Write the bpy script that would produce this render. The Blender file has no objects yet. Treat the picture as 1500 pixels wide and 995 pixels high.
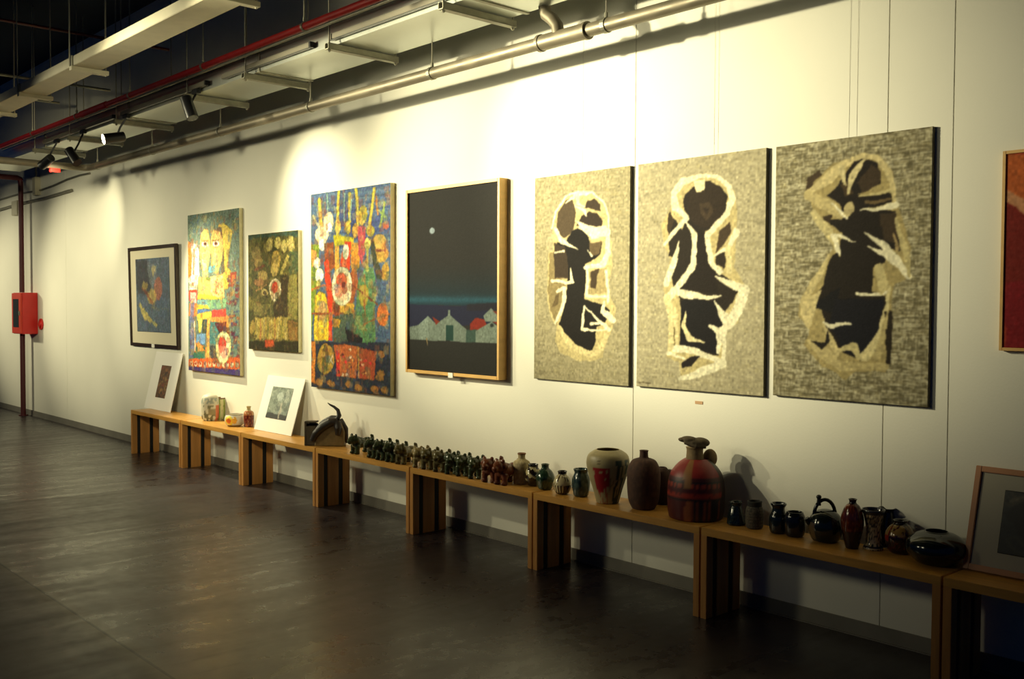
import bpy, bmesh, math, random
import numpy as np
from mathutils import Vector, Matrix, noise as mnoise
random.seed(7); np.random.seed(7)
PI = math.pi
S = bpy.context.scene
COL = S.collection

# ------------------------------------------------------------------ camera
CX, CY, CH = 10.2182, -4.3150, 1.5336
YAW, PIT, ROL, FPX = 0.835626, -0.033655, 0.0044928, 1467.23
cyw, syw, cp, sp = math.cos(YAW), math.sin(YAW), math.cos(PIT), math.sin(PIT)
FW = Vector((-syw*cp, cyw*cp, sp)); R0 = Vector((cyw, syw, 0)); U0 = R0.cross(FW)
RT = R0*math.cos(ROL)+U0*math.sin(ROL); UP = -R0*math.sin(ROL)+U0*math.cos(ROL)
CAM = Vector((CX, CY, CH))
cd = bpy.data.cameras.new('camera'); cam = bpy.data.objects.new('camera', cd); COL.objects.link(cam)
cd.sensor_width = 36; cd.lens = FPX/1500*36; cd.clip_start = .05; cd.clip_end = 100
cam.matrix_world = Matrix(((RT.x, UP.x, -FW.x, CX), (RT.y, UP.y, -FW.y, CY), (RT.z, UP.z, -FW.z, CH), (0, 0, 0, 1)))
S.camera = cam

def ray(u, v): return FW + RT*((u-750)/FPX) + UP*((497.5-v)/FPX)
def on_y(u, v, y):
    r = ray(u, v); return CAM + r*((y-CY)/r.y)
def on_z(u, v, z):
    r = ray(u, v); return CAM + r*((z-CH)/r.z)
def mpp(p): return (Vector(p)-CAM).dot(FW)/FPX      # metres per photo pixel at p

# ------------------------------------------------------------------ materials
def srgb(c):
    return tuple((x/12.92 if x <= .04045 else ((x+.055)/1.055)**2.4) for x in [k/255 for k in c])
def new_mat(name, col=(128,128,128), rough=.6, metal=0., noise=0., nscale=12., bump=0., bscale=60., attr=None, coat=0., stretch=(1,1,1), emit=None, spec=.5, rnoise=0.):
    m = bpy.data.materials.new(name); m.use_nodes = True
    nt = m.node_tree; N = nt.nodes; L = nt.links
    b = N['Principled BSDF']
    c = srgb(col)
    b.inputs['Base Color'].default_value = (*c, 1); b.inputs['Roughness'].default_value = rough
    b.inputs['Metallic'].default_value = metal; b.inputs['Coat Weight'].default_value = coat
    b.inputs['Specular IOR Level'].default_value = spec
    tc = N.new('ShaderNodeTexCoord'); mp = N.new('ShaderNodeMapping'); mp.inputs['Scale'].default_value = stretch
    L.new(tc.outputs['Object'], mp.inputs['Vector'])
    src = None
    if attr:
        a = N.new('ShaderNodeAttribute'); a.attribute_name = attr; src = a.outputs['Color']
        L.new(src, b.inputs['Base Color'])
    if noise or rnoise:
        n = N.new('ShaderNodeTexNoise'); n.inputs['Scale'].default_value = nscale; n.inputs['Detail'].default_value = 6
        L.new(mp.outputs['Vector'], n.inputs['Vector'])
    if noise:
        mx = N.new('ShaderNodeMix'); mx.data_type = 'RGBA'; mx.blend_type = 'MULTIPLY'; mx.inputs['Factor'].default_value = 1
        cr = N.new('ShaderNodeMapRange'); cr.inputs['From Min'].default_value = .3; cr.inputs['From Max'].default_value = .7
        cr.inputs['To Min'].default_value = 1-noise; cr.inputs['To Max'].default_value = 1+noise*.4
        L.new(n.outputs['Fac'], cr.inputs['Value']); L.new(cr.outputs['Result'], mx.inputs[7])
        if src: L.new(src, mx.inputs[6])
        else: mx.inputs[6].default_value = (*c, 1)
        L.new(mx.outputs[2], b.inputs['Base Color'])
    if rnoise:
        rr = N.new('ShaderNodeMapRange'); rr.inputs['From Min'].default_value = .35; rr.inputs['From Max'].default_value = .65
        rr.inputs['To Min'].default_value = max(.05, rough-rnoise); rr.inputs['To Max'].default_value = min(1, rough+rnoise)
        L.new(n.outputs['Fac'], rr.inputs['Value']); L.new(rr.outputs['Result'], b.inputs['Roughness'])
    if bump:
        n2 = N.new('ShaderNodeTexNoise'); n2.inputs['Scale'].default_value = bscale; n2.inputs['Detail'].default_value = 4
        L.new(mp.outputs['Vector'], n2.inputs['Vector'])
        bp = N.new('ShaderNodeBump'); bp.inputs['Strength'].default_value = bump; bp.inputs['Distance'].default_value = .01
        L.new(n2.outputs['Fac'], bp.inputs['Height']); L.new(bp.outputs['Normal'], b.inputs['Normal'])
    if emit:
        b.inputs['Emission Color'].default_value = (*srgb(emit[0]), 1); b.inputs['Emission Strength'].default_value = emit[1]
    return m
M = {}
M['wall'] = new_mat('wall_paint', (228,226,212), .75, noise=.04, nscale=1.5, bump=.06, bscale=90)
M['ceil'] = new_mat('ceiling_black', (20,32,50), .9, noise=.3, nscale=2)
M['base'] = new_mat('baseboard_grey', (126,122,112), .5, noise=.15, nscale=6)
M['wood'] = new_mat('pine_wood', (206,152,74), .34, noise=.22, nscale=3, stretch=(1.2,14,14), bump=.03, bscale=20)
M['woodv'] = new_mat('pine_upright', (196,138,72), .42, noise=.22, nscale=3, stretch=(14,14,1.2), bump=.03, bscale=20)
M['frame_wood'] = new_mat('light_frame_wood', (214,170,98), .42, noise=.15, nscale=6, stretch=(1,1,3))
M['frame_wood_dark'] = new_mat('orange_frame_wood', (176,112,58), .45, noise=.15, nscale=6)
M['black_metal'] = new_mat('black_metal', (12,13,16), .4)
M['black_strip'] = new_mat('black_strip', (10,11,14), .55)
M['galv'] = new_mat('galvanised_steel', (206,210,202), .3, metal=.85, noise=.03, nscale=5)
M['galv_dull'] = new_mat('dull_galvanised_channel', (150,148,132), .5, metal=.75, noise=.2, nscale=20)
M['pipe'] = new_mat('steel_pipe', (132,124,106), .5, metal=.45, noise=.15, nscale=10, rnoise=.07)
M['lightgrey'] = new_mat('pale_tray_paint', (186,180,156), .5, noise=.12, nscale=8)
M['redpaint'] = new_mat('red_pipe_paint', (170,34,32), .42, noise=.2, nscale=8)
M['redcab'] = new_mat('red_cabinet_paint', (206,34,28), .38, noise=.08, nscale=8)
M['darkred'] = new_mat('dark_red_paint', (84,24,30), .5)
M['rod'] = new_mat('threaded_rod', (150,146,130), .45, metal=.6)
M['white_card'] = new_mat('white_mat_board', (236,234,226), .8)
M['cream_mat'] = new_mat('cream_mat_board', (214,206,180), .8)
M['dark_frame'] = new_mat('dark_brown_frame', (50,36,26), .35)
M['canvas_side'] = new_mat('canvas_side', (216,206,160), .8, noise=.12, nscale=30)
M['canvas_dark_side'] = new_mat('grey_canvas_side', (96,90,70), .8, noise=.2, nscale=30)
M['art'] = new_mat('painted_canvas', rough=.72, attr='Col', bump=.12, bscale=120, spec=.12)
M['art_print'] = new_mat('printed_paper', rough=.55, attr='Col')
M['glazed'] = new_mat('painted_glaze', rough=.14, attr='Col', coat=.3)
M['satin'] = new_mat('painted_satin_clay', rough=.45, attr='Col', noise=.12, nscale=25, bump=.05, bscale=50)
M['matte'] = new_mat('painted_matte_clay', rough=.85, attr='Col', noise=.18, nscale=40, bump=.15, bscale=90)
M['jade'] = new_mat('dark_green_glaze', (62,70,44), .16, noise=.45, nscale=18, bump=.35, bscale=70)
M['olive'] = new_mat('olive_glaze', (100,90,54), .2, noise=.45, nscale=18, bump=.35, bscale=70)
M['palelion'] = new_mat('pale_olive_glaze', (150,132,84), .25, noise=.4, nscale=18, bump=.3, bscale=70)
M['brownlion'] = new_mat('red_brown_glaze', (112,62,40), .2, noise=.3, nscale=18, bump=.25, bscale=70)
M['glass'] = new_mat('cabinet_window', (60,64,56), .1)
M['lens'] = new_mat('glowing_lens', (255,240,205), .3, emit=((255,232,180), 40))
M['lens_off'] = new_mat('dark_lens', (40,38,34), .15)
M['wire'] = new_mat('hanging_wire', (186,182,166), .6)
M['label'] = new_mat('label_card', (235,232,222), .7)
M['cloth'] = new_mat('dark_glazed_leaf', (46,38,34), .45, noise=.4, nscale=20, bump=.3, bscale=40)
M['khaki'] = new_mat('khaki_clay', (132,112,70), .5, noise=.3, nscale=20, bump=.15, bscale=50)

# floor: polished dark slabs with joints, streaky gloss
def floor_mat():
    m = bpy.data.materials.new('polished_concrete'); m.use_nodes = True
    nt = m.node_tree; N = nt.nodes; L = nt.links; b = N['Principled BSDF']
    tc = N.new('ShaderNodeTexCoord'); sep = N.new('ShaderNodeSeparateXYZ'); L.new(tc.outputs['Object'], sep.inputs[0])
    def math_(op, a, bb=None, c=None):
        n = N.new('ShaderNodeMath'); n.operation = op
        for i, q in enumerate((a, bb, c)):
            if q is None: continue
            if isinstance(q, (int, float)): n.inputs[i].default_value = q
            else: L.new(q, n.inputs[i])
        return n.outputs[0]
    def tex(scale, st, det=6, dist=0):
        mp = N.new('ShaderNodeMapping'); mp.inputs['Scale'].default_value = st; L.new(tc.outputs['Object'], mp.inputs['Vector'])
        n = N.new('ShaderNodeTexNoise'); n.inputs['Scale'].default_value = scale; n.inputs['Detail'].default_value = det; n.inputs['Distortion'].default_value = dist
        L.new(mp.outputs['Vector'], n.inputs['Vector']); return n.outputs['Fac']
    big = tex(1.1, (1,1,1), 4, .6); streak = tex(2.2, (2.6,.55,1), 6, .8); fine = tex(14, (1,1,1), 5)
    def rng(v, a, bb, c, d):
        n = N.new('ShaderNodeMapRange'); L.new(v, n.inputs[0])
        for i, q in enumerate((a, bb, c, d)): n.inputs[i+1].default_value = q
        return n.outputs[0]
    # joints
    jx = math_('ABSOLUTE', math_('SUBTRACT', math_('FRACT', math_('DIVIDE', math_('SUBTRACT', sep.outputs[0], 3.40-1.45*10), 1.45)), .5))
    jx = math_('GREATER_THAN', jx, .5-.0035)
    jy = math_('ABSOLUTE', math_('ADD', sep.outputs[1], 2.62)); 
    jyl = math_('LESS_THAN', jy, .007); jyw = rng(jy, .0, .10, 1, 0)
    cell = N.new('ShaderNodeTexWhiteNoise'); cell.noise_dimensions = '2D'
    cv = N.new('ShaderNodeCombineXYZ')
    L.new(math_('FLOOR', math_('DIVIDE', math_('SUBTRACT', sep.outputs[0], 3.40-1.45*10), 1.45)), cv.inputs[0])
    L.new(math_('GREATER_THAN', sep.outputs[1], -2.62), cv.inputs[1]); L.new(cv.outputs[0], cell.inputs['Vector'])
    col = N.new('ShaderNodeMix'); col.data_type = 'RGBA'
    L.new(rng(math_('ADD', math_('MULTIPLY', big, .6), math_('MULTIPLY', fine, .4)), .35, .65, 0, 1), col.inputs[0])
    col.inputs[6].default_value = (*srgb((35,30,36)), 1); col.inputs[7].default_value = (*srgb((54,45,46)), 1)
    m2 = N.new('ShaderNodeMix'); m2.data_type = 'RGBA'; L.new(col.outputs[2], m2.inputs[6]); m2.inputs[7].default_value = (*srgb((16,16,18)), 1)
    L.new(math_('MAXIMUM', math_('MULTIPLY', jx, .35), math_('MULTIPLY', jyl, .6)), m2.inputs[0])
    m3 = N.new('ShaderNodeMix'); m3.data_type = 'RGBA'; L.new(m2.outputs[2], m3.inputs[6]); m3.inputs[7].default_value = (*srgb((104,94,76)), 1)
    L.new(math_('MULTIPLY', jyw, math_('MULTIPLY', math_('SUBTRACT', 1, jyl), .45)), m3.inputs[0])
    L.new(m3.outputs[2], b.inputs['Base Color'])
    r = math_('ADD', rng(streak, .36, .64, .25, .35), rng(fine, .3, .7, -.03, .05))
    r = math_('ADD', r, rng(cell.outputs[0], 0, 1, -.03, .08))
    L.new(r, b.inputs['Roughness'])
    b.inputs['Specular IOR Level'].default_value = .5
    bp = N.new('ShaderNodeBump'); bp.inputs['Strength'].default_value = .035; bp.inputs['Distance'].default_value = .01
    L.new(math_('ADD', streak, math_('MULTIPLY', fine, .3)), bp.inputs['Height']); L.new(bp.outputs['Normal'], b.inputs['Normal'])
    return m
M['floor'] = floor_mat()

# ------------------------------------------------------------------ mesh helpers
class MB:
    def __init__(s): s.bm = bmesh.new()
    def box(s, a, b, bev=0.):
        r = bmesh.ops.create_cube(s.bm, size=1)
        vs = r['verts']
        for v in vs:
            v.co = Vector([(a[i]+b[i])/2 + v.co[i]*(b[i]-a[i]) for i in range(3)])
        if bev:
            es = list({e for v in vs for e in v.link_edges})
            bmesh.ops.bevel(s.bm, geom=es, offset=bev, segments=2, affect='EDGES')
        return s
    def tube(s, pts, r, seg=12, cap=True):
        pts = [Vector(p) for p in pts]; n = len(pts)
        rs = r if isinstance(r, (list, tuple)) else [r]*n
        rings = []; prev = None
        for i, p in enumerate(pts):
            t = (pts[min(i+1, n-1)]-pts[max(i-1, 0)]).normalized()
            if prev is None: x = t.orthogonal().normalized()
            else: x = (prev - t*prev.dot(t)).normalized()
            prev = x; y = t.cross(x)
            rings.append([s.bm.verts.new(p+(x*math.cos(2*PI*k/seg)+y*math.sin(2*PI*k/seg))*rs[i]) for k in range(seg)])
        for a, b in zip(rings[:-1], rings[1:]):
            for k in range(seg): s.bm.faces.new((a[k], a[(k+1)%seg], b[(k+1)%seg], b[k]))
        if cap:
            s.bm.faces.new(rings[0][::-1]); s.bm.faces.new(rings[-1])
        return s
    def ell(s, c, r, rot=None, seg=16):
        q = bmesh.ops.create_uvsphere(s.bm, u_segments=seg, v_segments=seg//2+2, radius=1)
        Mx = Matrix.Translation(c) @ (rot.to_4x4() if rot else Matrix.Identity(4)) @ Matrix.Diagonal((*r, 1))
        bmesh.ops.transform(s.bm, matrix=Mx, verts=q['verts']); return s
    def prism(s, poly, axis_from, axis_to, plane='xz'):
        def mk(p, w):
            return Vector((p[0], w, p[1])) if plane == 'xz' else (Vector((w, p[0], p[1])) if plane == 'yz' else Vector((p[0], p[1], w)))
        a = [s.bm.verts.new(mk(p, axis_from)) for p in poly]; b = [s.bm.verts.new(mk(p, axis_to)) for p in poly]
        n = len(poly); s.bm.faces.new(a); s.bm.faces.new(b[::-1])
        for i in range(n): s.bm.faces.new((a[i], b[i], b[(i+1)%n], a[(i+1)%n]))
        return s
    def build(s, name, mat, parent=None, loc=None, smooth=False):
        bmesh.ops.recalc_face_normals(s.bm, faces=s.bm.faces)
        me = bpy.data.meshes.new(name); s.bm.to_mesh(me); s.bm.free(); me.materials.append(mat)
        if smooth:
            for p in me.polygons: p.use_smooth = True
            try: me.set_sharp_from_angle(angle=math.radians(40))
            except Exception: pass
        o = bpy.data.objects.new(name, me); COL.objects.link(o)
        if parent: o.parent = parent
        if loc is not None: o.location = loc
        return o
def tag(o, label=None, cat=None, group=None, kind=None):
    if label: o['label'] = label
    if cat: o['category'] = cat
    if group: o['group'] = group
    if kind: o['kind'] = kind
    return o
def empty(name, loc=(0,0,0), label=None, cat=None, group=None, rot=(0,0,0)):
    o = bpy.data.objects.new(name, None); o.empty_display_size = .1; COL.objects.link(o)
    o.location = loc; o.rotation_euler = rot; return tag(o, label, cat, group)
def copy_tree(o, parent=None):
    c = o.copy(); COL.objects.link(c); c.parent = parent
    for ch in o.children: copy_tree(ch, c)
    return c

# ------------------------------------------------------------------ setting
XL, XR = -9.0, 13.0
ZC = 4.7
w = MB(); w.box((XL, .02, -.02), (XR, .2, ZC))
seams = [XL, -2.95, on_y(930,300,0).x, 7.974, 8.272, 9.49, 10.7, XR]
for a, b in zip(seams[:-1], seams[1:]): w.box((a+.0015, 0, -.02), (b-.0015, .021, ZC), .0015)
tag(w.build('wall_back', M['wall']), 'long off-white gallery wall of tall painted panels', kind='structure')
f = MB(); f.box((XL, -9, -.12), (XR, .2, 0)); tag(f.build('floor', M['floor']), 'dark polished concrete floor', kind='structure')
c_ = MB(); c_.box((XL, -9, ZC), (XR, .2, ZC+.15)); tag(c_.build('ceiling', M['ceil']), 'black painted ceiling slab', kind='structure')
b_ = MB(); b_.box((XL, -.012, .0), (XR, 0, .072), .003); b_.box((XL, -.02, .0), (XR, -.0, .006))
tag(b_.build('baseboard_back', M['base']), 'low grey baseboard along the gallery wall', kind='structure')

# ------------------------------------------------------------------ benches
BL, YF, YB, BH = 1.20229, -.3445, -.0635, .45
TH, PT = .038, .036
def make_bench():
    root = empty('bench')
    t = MB(); t.box((0, 0, BH-TH), (BL-.009, YB-YF, BH), .002); t.build('bench_top', M['wood'], root)
    for x0 in (0, BL-.009-PT):
        e = MB()
        for y0, y1 in ((0, .052), (.084, .182), (.218, .281)): e.box((x0, y0, 0), (x0+PT, y1, BH-TH), .0015)
        ep = e.build('end_panel', M['woodv'], root)
        for y0, y1 in ((.052, .084), (.182, .218)):
            s_ = MB(); s_.box((x0+.004, y0, 0), (x0+PT-.004, y1, BH-TH)); s_.build('black_strip', M['black_strip'], ep)
    return root
bench_lab = ['pine bench at the far end of the row, white matted print on it',
 'pine bench under the painted jars, second from the far end of the row',
 'pine bench carrying the leaning matted print with a pale grey image',
 'pine bench carrying the bag-shaped pottery piece and the darkest row of figurines',
 'pine bench carrying the red-brown figurines and the cream bottle at its right end',
 'pine bench carrying the large red and cream vase and the red-cloaked jar',
 'pine bench in shade carrying the dark teapot and hourglass vase',
 'nearest pine bench, cut off at the right edge, under the leaning framed picture']
b0 = make_bench()
for n in range(8):
    o = b0 if n == 0 else copy_tree(b0)
    o.location = (n*BL+.0045, YF, 0); tag(o, bench_lab[n], 'bench', 'pine benches in a row along the wall')

# ------------------------------------------------------------------ art raster
class Art:
    def __init__(s, quad, W, H, base, dens=260):
        # quad: TL,TR,BR,BL of the picture in tracing coordinates; W,H metres
        s.W, s.H = W, H; s.nx = int(dens*W); s.ny = int(dens*H)
        A = []; B = []
        for (x, y), (u, v) in zip(((0,0),(1,0),(1,1),(0,1)), quad):
            A.append([x, y, 1, 0, 0, 0, -u*x, -u*y]); B.append(u)
            A.append([0, 0, 0, x, y, 1, -v*x, -v*y]); B.append(v)
        h = np.linalg.solve(np.array(A, float), np.array(B, float))
        X, Yy = np.meshgrid(np.linspace(0, 1, s.nx+1), np.linspace(0, 1, s.ny+1)); s.X, s.Y = X, Yy
        d = h[6]*X+h[7]*Yy+1; s.U = (h[0]*X+h[1]*Yy+h[2])/d; s.V = (h[3]*X+h[4]*Yy+h[5])/d
        s.C = np.empty(X.shape+(3,)); s.C[:] = base
        s.dU = np.zeros_like(s.U); s.dV = np.zeros_like(s.V)
        s.rng = np.random.RandomState(3)
    def wob(s, amp, scale, seed=0):
        def nz(k):
            return np.array([[mnoise.noise(Vector((x*scale*s.W, y*scale*s.H, seed+k))) for x in s.X[0, ::3]] for y in s.Y[::3, 0]])
        def up(a): return np.repeat(np.repeat(a, 3, 0), 3, 1)[:s.ny+1, :s.nx+1]
        s.U = s.U+up(nz(0))*amp; s.V = s.V+up(nz(9.3))*amp; return s
    def put(s, mask, col, al=1.):
        a = mask.astype(float)*al
        s.C = s.C*(1-a[..., None])+np.array(col, float)*a[..., None]; return s
    def poly(s, pts, col, al=1.):
        m = np.zeros(s.U.shape, bool); n = len(pts)
        for i in range(n):
            x1, y1 = pts[i]; x2, y2 = pts[(i+1)%n]
            if y1 == y2: continue
            c = ((y1 > s.V) != (y2 > s.V)) & (s.U < (x2-x1)*(s.V-y1)/(y2-y1)+x1); m ^= c
        return s.put(m, col, al)
    def ell(s, cx, cy, rx, ry, col, al=1., rot=0., ring=None):
        c, n = math.cos(rot), math.sin(rot); dx, dy = s.U-cx, s.V-cy
        q = ((dx*c+dy*n)/rx)**2+((-dx*n+dy*c)/ry)**2
        m = q < 1
        if ring: m &= q > ring
        return s.put(m, col, al)
    def line(s, pts, wd, col, al=1.):
        m = np.zeros(s.U.shape, bool); n = len(pts)
        ws = wd if isinstance(wd, (list, tuple)) else [wd]*n
        for i in range(n-1):
            (x1, y1), (x2, y2) = pts[i], pts[i+1]; dx, dy = x2-x1, y2-y1; q = dx*dx+dy*dy+1e-9
            t = np.clip(((s.U-x1)*dx+(s.V-y1)*dy)/q, 0, 1)
            dd = np.hypot(s.U-x1-t*dx, s.V-y1-t*dy); m |= dd < (ws[i]*(1-t)+ws[i+1]*t)/2
        return s.put(m, col, al)
    def rect(s, x0, y0, x1, y1, col, al=1.): return s.put((s.U > x0) & (s.U < x1) & (s.V > y0) & (s.V < y1), col, al)
    def grain(s, amp, block=1, sx=1):
        sh = ((s.ny+1)//block+1, (s.nx+1)//(block*sx)+1)
        n = s.rng.randn(*sh); n = np.repeat(np.repeat(n, block, 0), block*sx, 1)[:s.ny+1, :s.nx+1]
        s.C = s.C+(n*amp)[..., None]; return s
    def brush(s, n, r0, r1, jit=22, val=.18, seed=1, asp=2.2):
        rs = np.random.RandomState(seed); h, w = s.C.shape[:2]; C0 = s.C.copy()
        for _ in range(n):
            i, j = rs.randint(h), rs.randint(w); r = r0+rs.rand()*(r1-r0); a = rs.rand()*PI
            R_ = int(r*asp)+1; y0, y1, x0, x1 = max(i-R_,0), min(i+R_+1,h), max(j-R_,0), min(j+R_+1,w)
            yy, xx = np.mgrid[y0-i:y1-i, x0-j:x1-j]; c, sn = math.cos(a), math.sin(a)
            m = ((xx*c+yy*sn)/(r*asp))**2+((-xx*sn+yy*c)/r)**2 < 1
            col = C0[i, j]*(1+(rs.rand()-.5)*2*val)+(rs.rand(3)-.5)*jit
            sub = s.C[y0:y1, x0:x1]; sub[m] = sub[m]*.5+col*.5
        return s
    def contour(s, al=.24, thr=34):
        L = s.C.mean(-1); e = np.zeros(L.shape, bool)
        e[:, 1:] |= np.abs(np.diff(L, axis=1)) > thr; e[1:, :] |= np.abs(np.diff(L, axis=0)) > thr
        e2 = e.copy(); e2[:, :-1] |= e[:, 1:]; e2[:-1, :] |= e[1:, :]
        s.C[e2] *= (1-al); return s
    def patches(s, n, seed=1, pal=None, al=.45, big=16):
        rs = np.random.RandomState(seed); h, w = s.C.shape[:2]
        for _ in range(n):
            i, j = rs.randint(h), rs.randint(w); a, b = 4+rs.randint(big), 3+rs.randint(big)
            sub = s.C[i:i+a, j:j+b]; sub[:] = sub*(1-al)+np.array(pal[rs.randint(len(pal))], float)*al
        return s
    def blocks(s, n, light, dark, seed=1, al=.6):
        rs = np.random.RandomState(seed); h, w = s.C.shape[:2]
        for _ in range(n):
            i, j = rs.randint(h), rs.randint(w); L, T = 3+rs.randint(14), 1+rs.randint(2)
            if rs.rand() < .4: L, T = T, 2+rs.randint(8)
            c = light if rs.rand() < .55 else dark
            sub = s.C[i:i+T, j:j+L]; sub[:] = sub*(1-al)+np.array(c, float)*al
        return s
    def mesh(s, name, mat, parent, thick=.004, side=None, gain=1.):
        nx, ny = s.nx, s.ny
        xs = (s.X-.5)*s.W; zs = (1-s.Y)*s.H
        co = np.stack([xs, np.full_like(xs, -thick), zs], -1).reshape(-1, 3)
        idx = np.arange((nx+1)*(ny+1)).reshape(ny+1, nx+1)
        q = np.stack([idx[1:, :-1], idx[1:, 1:], idx[:-1, 1:], idx[:-1, :-1]], -1).reshape(-1, 4)
        k = len(co)
        rim = np.concatenate([idx[-1, :], idx[-2::-1, -1], idx[0, -2::-1], idx[1:-1, 0]])
        back = co[rim].copy(); back[:, 1] = 0; co = np.concatenate([co, back])
        m = len(rim); a = rim; b = np.roll(rim, -1); c = k+(np.arange(m)+1) % m; d = k+np.arange(m)
        sq = np.stack([d, c, b, a], -1); faces = np.concatenate([q, sq])
        me = bpy.data.meshes.new(name)
        me.vertices.add(len(co)); me.vertices.foreach_set('co', co.ravel())
        me.loops.add(faces.size); me.loops.foreach_set('vertex_index', faces.ravel())
        me.polygons.add(len(faces)+1)
        # closing back face
        me.loops.add(m)
        me.loops.foreach_set('vertex_index', np.concatenate([faces.ravel(), np.arange(k+m-1, k-1, -1)]))
        me.polygons.foreach_set('loop_start', np.concatenate([np.arange(len(faces))*4, [faces.size]]))
        mi = np.concatenate([np.zeros(len(q)), np.ones(len(sq)+1)]).astype(int)
        me.materials.append(mat); me.materials.append(side or mat)
        me.polygons.foreach_set('material_index', mi)
        me.update(); me.validate()
        s.C = s.C*(1+np.clip(s.C.mean(-1, keepdims=True)/120, .1, 1)*(s.rng.randn(s.ny//3+1, s.nx//3+1).repeat(3, 0).repeat(3, 1)[:s.ny+1, :s.nx+1, None]*.07))
        for _ in range(2):
            Cp = np.pad(s.C, ((1,1),(1,1),(0,0)), 'edge'); s.C = (Cp[:-2,1:-1]+Cp[2:,1:-1]+Cp[1:-1,:-2]+Cp[1:-1,2:]+2*Cp[1:-1,1:-1])/6
        cc = np.clip(s.C/255*gain, 0, 1); cc = np.where(cc <= .04045, cc/12.92, ((cc+.055)/1.055)**2.4)
        at = me.color_attributes.new('Col', 'FLOAT_COLOR', 'POINT')
        full = np.ones((len(co), 4)); full[:k, :3] = cc.reshape(-1, 3); full[k:, :3] = .4
        at.data.foreach_set('color', full.ravel())
        o = bpy.data.objects.new(name, me); COL.objects.link(o); o.parent = parent; return o

def hang(name, x0, x1, z0, z1, label, tilt=0, cat='painting', wires=False, group=None):
    r = empty(name, ((x0+x1)/2, -.0004, z0), label, cat, group, (math.radians(tilt), 0, 0))
    H = z1-z0; W = x1-x0
    if wires:
        for fx in wires:
            wb = MB(); wb.tube([(W*fx, H*math.tan(math.radians(tilt))*.0+.0, H), (W*fx, H*math.sin(math.radians(tilt))*1.0-.004, 3.15-z0)], .0006, 6)
            wb.build('hanging_wire', M['wire'], r)
    return r, W, H
def frame_mesh(W, H, wd, dep, bev=.002):
    f = MB()
    f.box((-W/2, -dep, 0), (-W/2+wd, 0, H), bev); f.box((W/2-wd, -dep, 0), (W/2, 0, H), bev)
    f.box((-W/2+wd, -dep, 0), (W/2-wd, 0, wd), bev); f.box((-W/2+wd, -dep, H-wd), (W/2-wd, 0, H), bev)
    return f

# ---- p1: dark framed, matted blue abstract (crop 355x995 of [180,340,280,620])
r, W, H = hang('framed_picture', -.80, .44, 1.078, 2.148, 'dark-framed blue abstract picture in a wide cream mat, farthest left on the wall', cat='picture', wires=False, tilt=1.2)
frame_mesh(W, H, .035, .03).build('frame', M['dark_frame'], r)
mb_ = MB(); mb_.box((-W/2+.035, -.016, .035), (W/2-.035, -.004, H-.035)); mb_.build('mat_board', M['cream_mat'], r)
a = Art([(60,145),(235,132),(246,533),(75,523)], W*.70, H*.73, (88,102,118)).wob(6, 6)
a.poly([(60,145),(120,150),(150,230),(140,330),(75,330)], (58,58,62), .8).poly([(120,150),(170,180),(180,300),(140,300)], (128,136,140), .6)
a.poly([(145,180),(170,178),(155,240)], (190,175,120), .8).ell(180, 300, 22, 60, (186,110,84), .75).ell(150, 345, 24, 40, (196,170,96), .8)
a.ell(110, 290, 16, 26, (170,150,80), .7).line([(90,390),(120,450),(170,490)], [14,26,12], (200,182,100), .85).line([(150,400),(235,410)], [10,6], (150,140,100), .7)
a.line([(95,300),(120,320),(150,380)], 9, (130,70,50), .7).ell(205,400,30,60,(86,104,130),.5).brush(2500, 2, 4, 16, .2).grain(5)
p_ = a.mesh('print', M['art_print'], r, .004); p_.location = (0.0, -.0165, H*.15)
lb = MB(); lb.box((-.03, -.034, -.002), (.04, -.0295, .035)); lb.build('label_card', M['label'], r)

# ---- p2: yellow faces over patchwork (crop 405x995 of [260,290,370,560])
T = hang('canvas_painting', .705, 1.79, .882, 2.41, 'tall painting of two yellow long faces over a colourful patchwork', cat='painting'); r, W, H = T
a = Art([(45,92),(330,50),(337,960),(65,920)], W, H, (104,120,108)).wob(5, 5)
rs = np.random.RandomState(5)
for i in range(70):
    a.ell(45+rs.rand()*290, 60+rs.rand()*330, 6+rs.rand()*14, 8+rs.rand()*22, [(84,110,128),(120,138,120),(96,104,84),(140,150,130),(78,92,96)][i%5], .6, rs.rand()*3, ring=.45)
a.poly([(50,235),(95,250),(112,300),(115,450),(55,460)], (226,206,190)).poly([(52,235),(68,245),(72,420),(55,440)], (220,120,50)).line([(82,280),(84,420)],6,(200,120,90)).poly([(95,262),(108,280),(112,420),(98,420)],(240,226,220))
a.poly([(212,150),(240,130),(292,175),(282,260),(268,380),(290,400),(270,500),(245,500),(240,300)], (196,172,76)).poly([(205,160),(232,160),(240,230),(250,400),(236,420),(225,250)], (96,84,66))
a.poly([(115,200),(135,165),(160,170),(170,215),(172,300),(160,400),(165,450),(130,460),(128,380),(112,290)], (206,178,108))
a.poly([(175,215),(190,170),(225,185),(245,240),(238,330),(215,420),(180,400),(172,300)], (200,168,98)).poly([(186,280),(205,280),(212,400),(190,400)], (226,204,120)).poly([(128,300),(148,290),(156,390),(134,400)], (222,214,150))
for ex, ey in ((142,252),(202,248)):
    a.ell(ex, ey, 19, 17, (240,232,206)).ell(ex, ey-2, 9, 9, (130,56,40)).ell(ex, ey-2, 4, 4, (40,24,24)).line([(ex-18,ey-18),(ex+16,ey-20)], 4, (150,100,40))
a.poly([(108,430),(160,440),(245,410),(252,550),(108,540)], (206,170,96)).poly([(170,430),(240,420),(248,540),(180,550)], (226,196,128))
for i in range(16): a.ell(185+rs.rand()*60, 440+rs.rand()*90, 4, 6, (206,120,70), .7)
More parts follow.
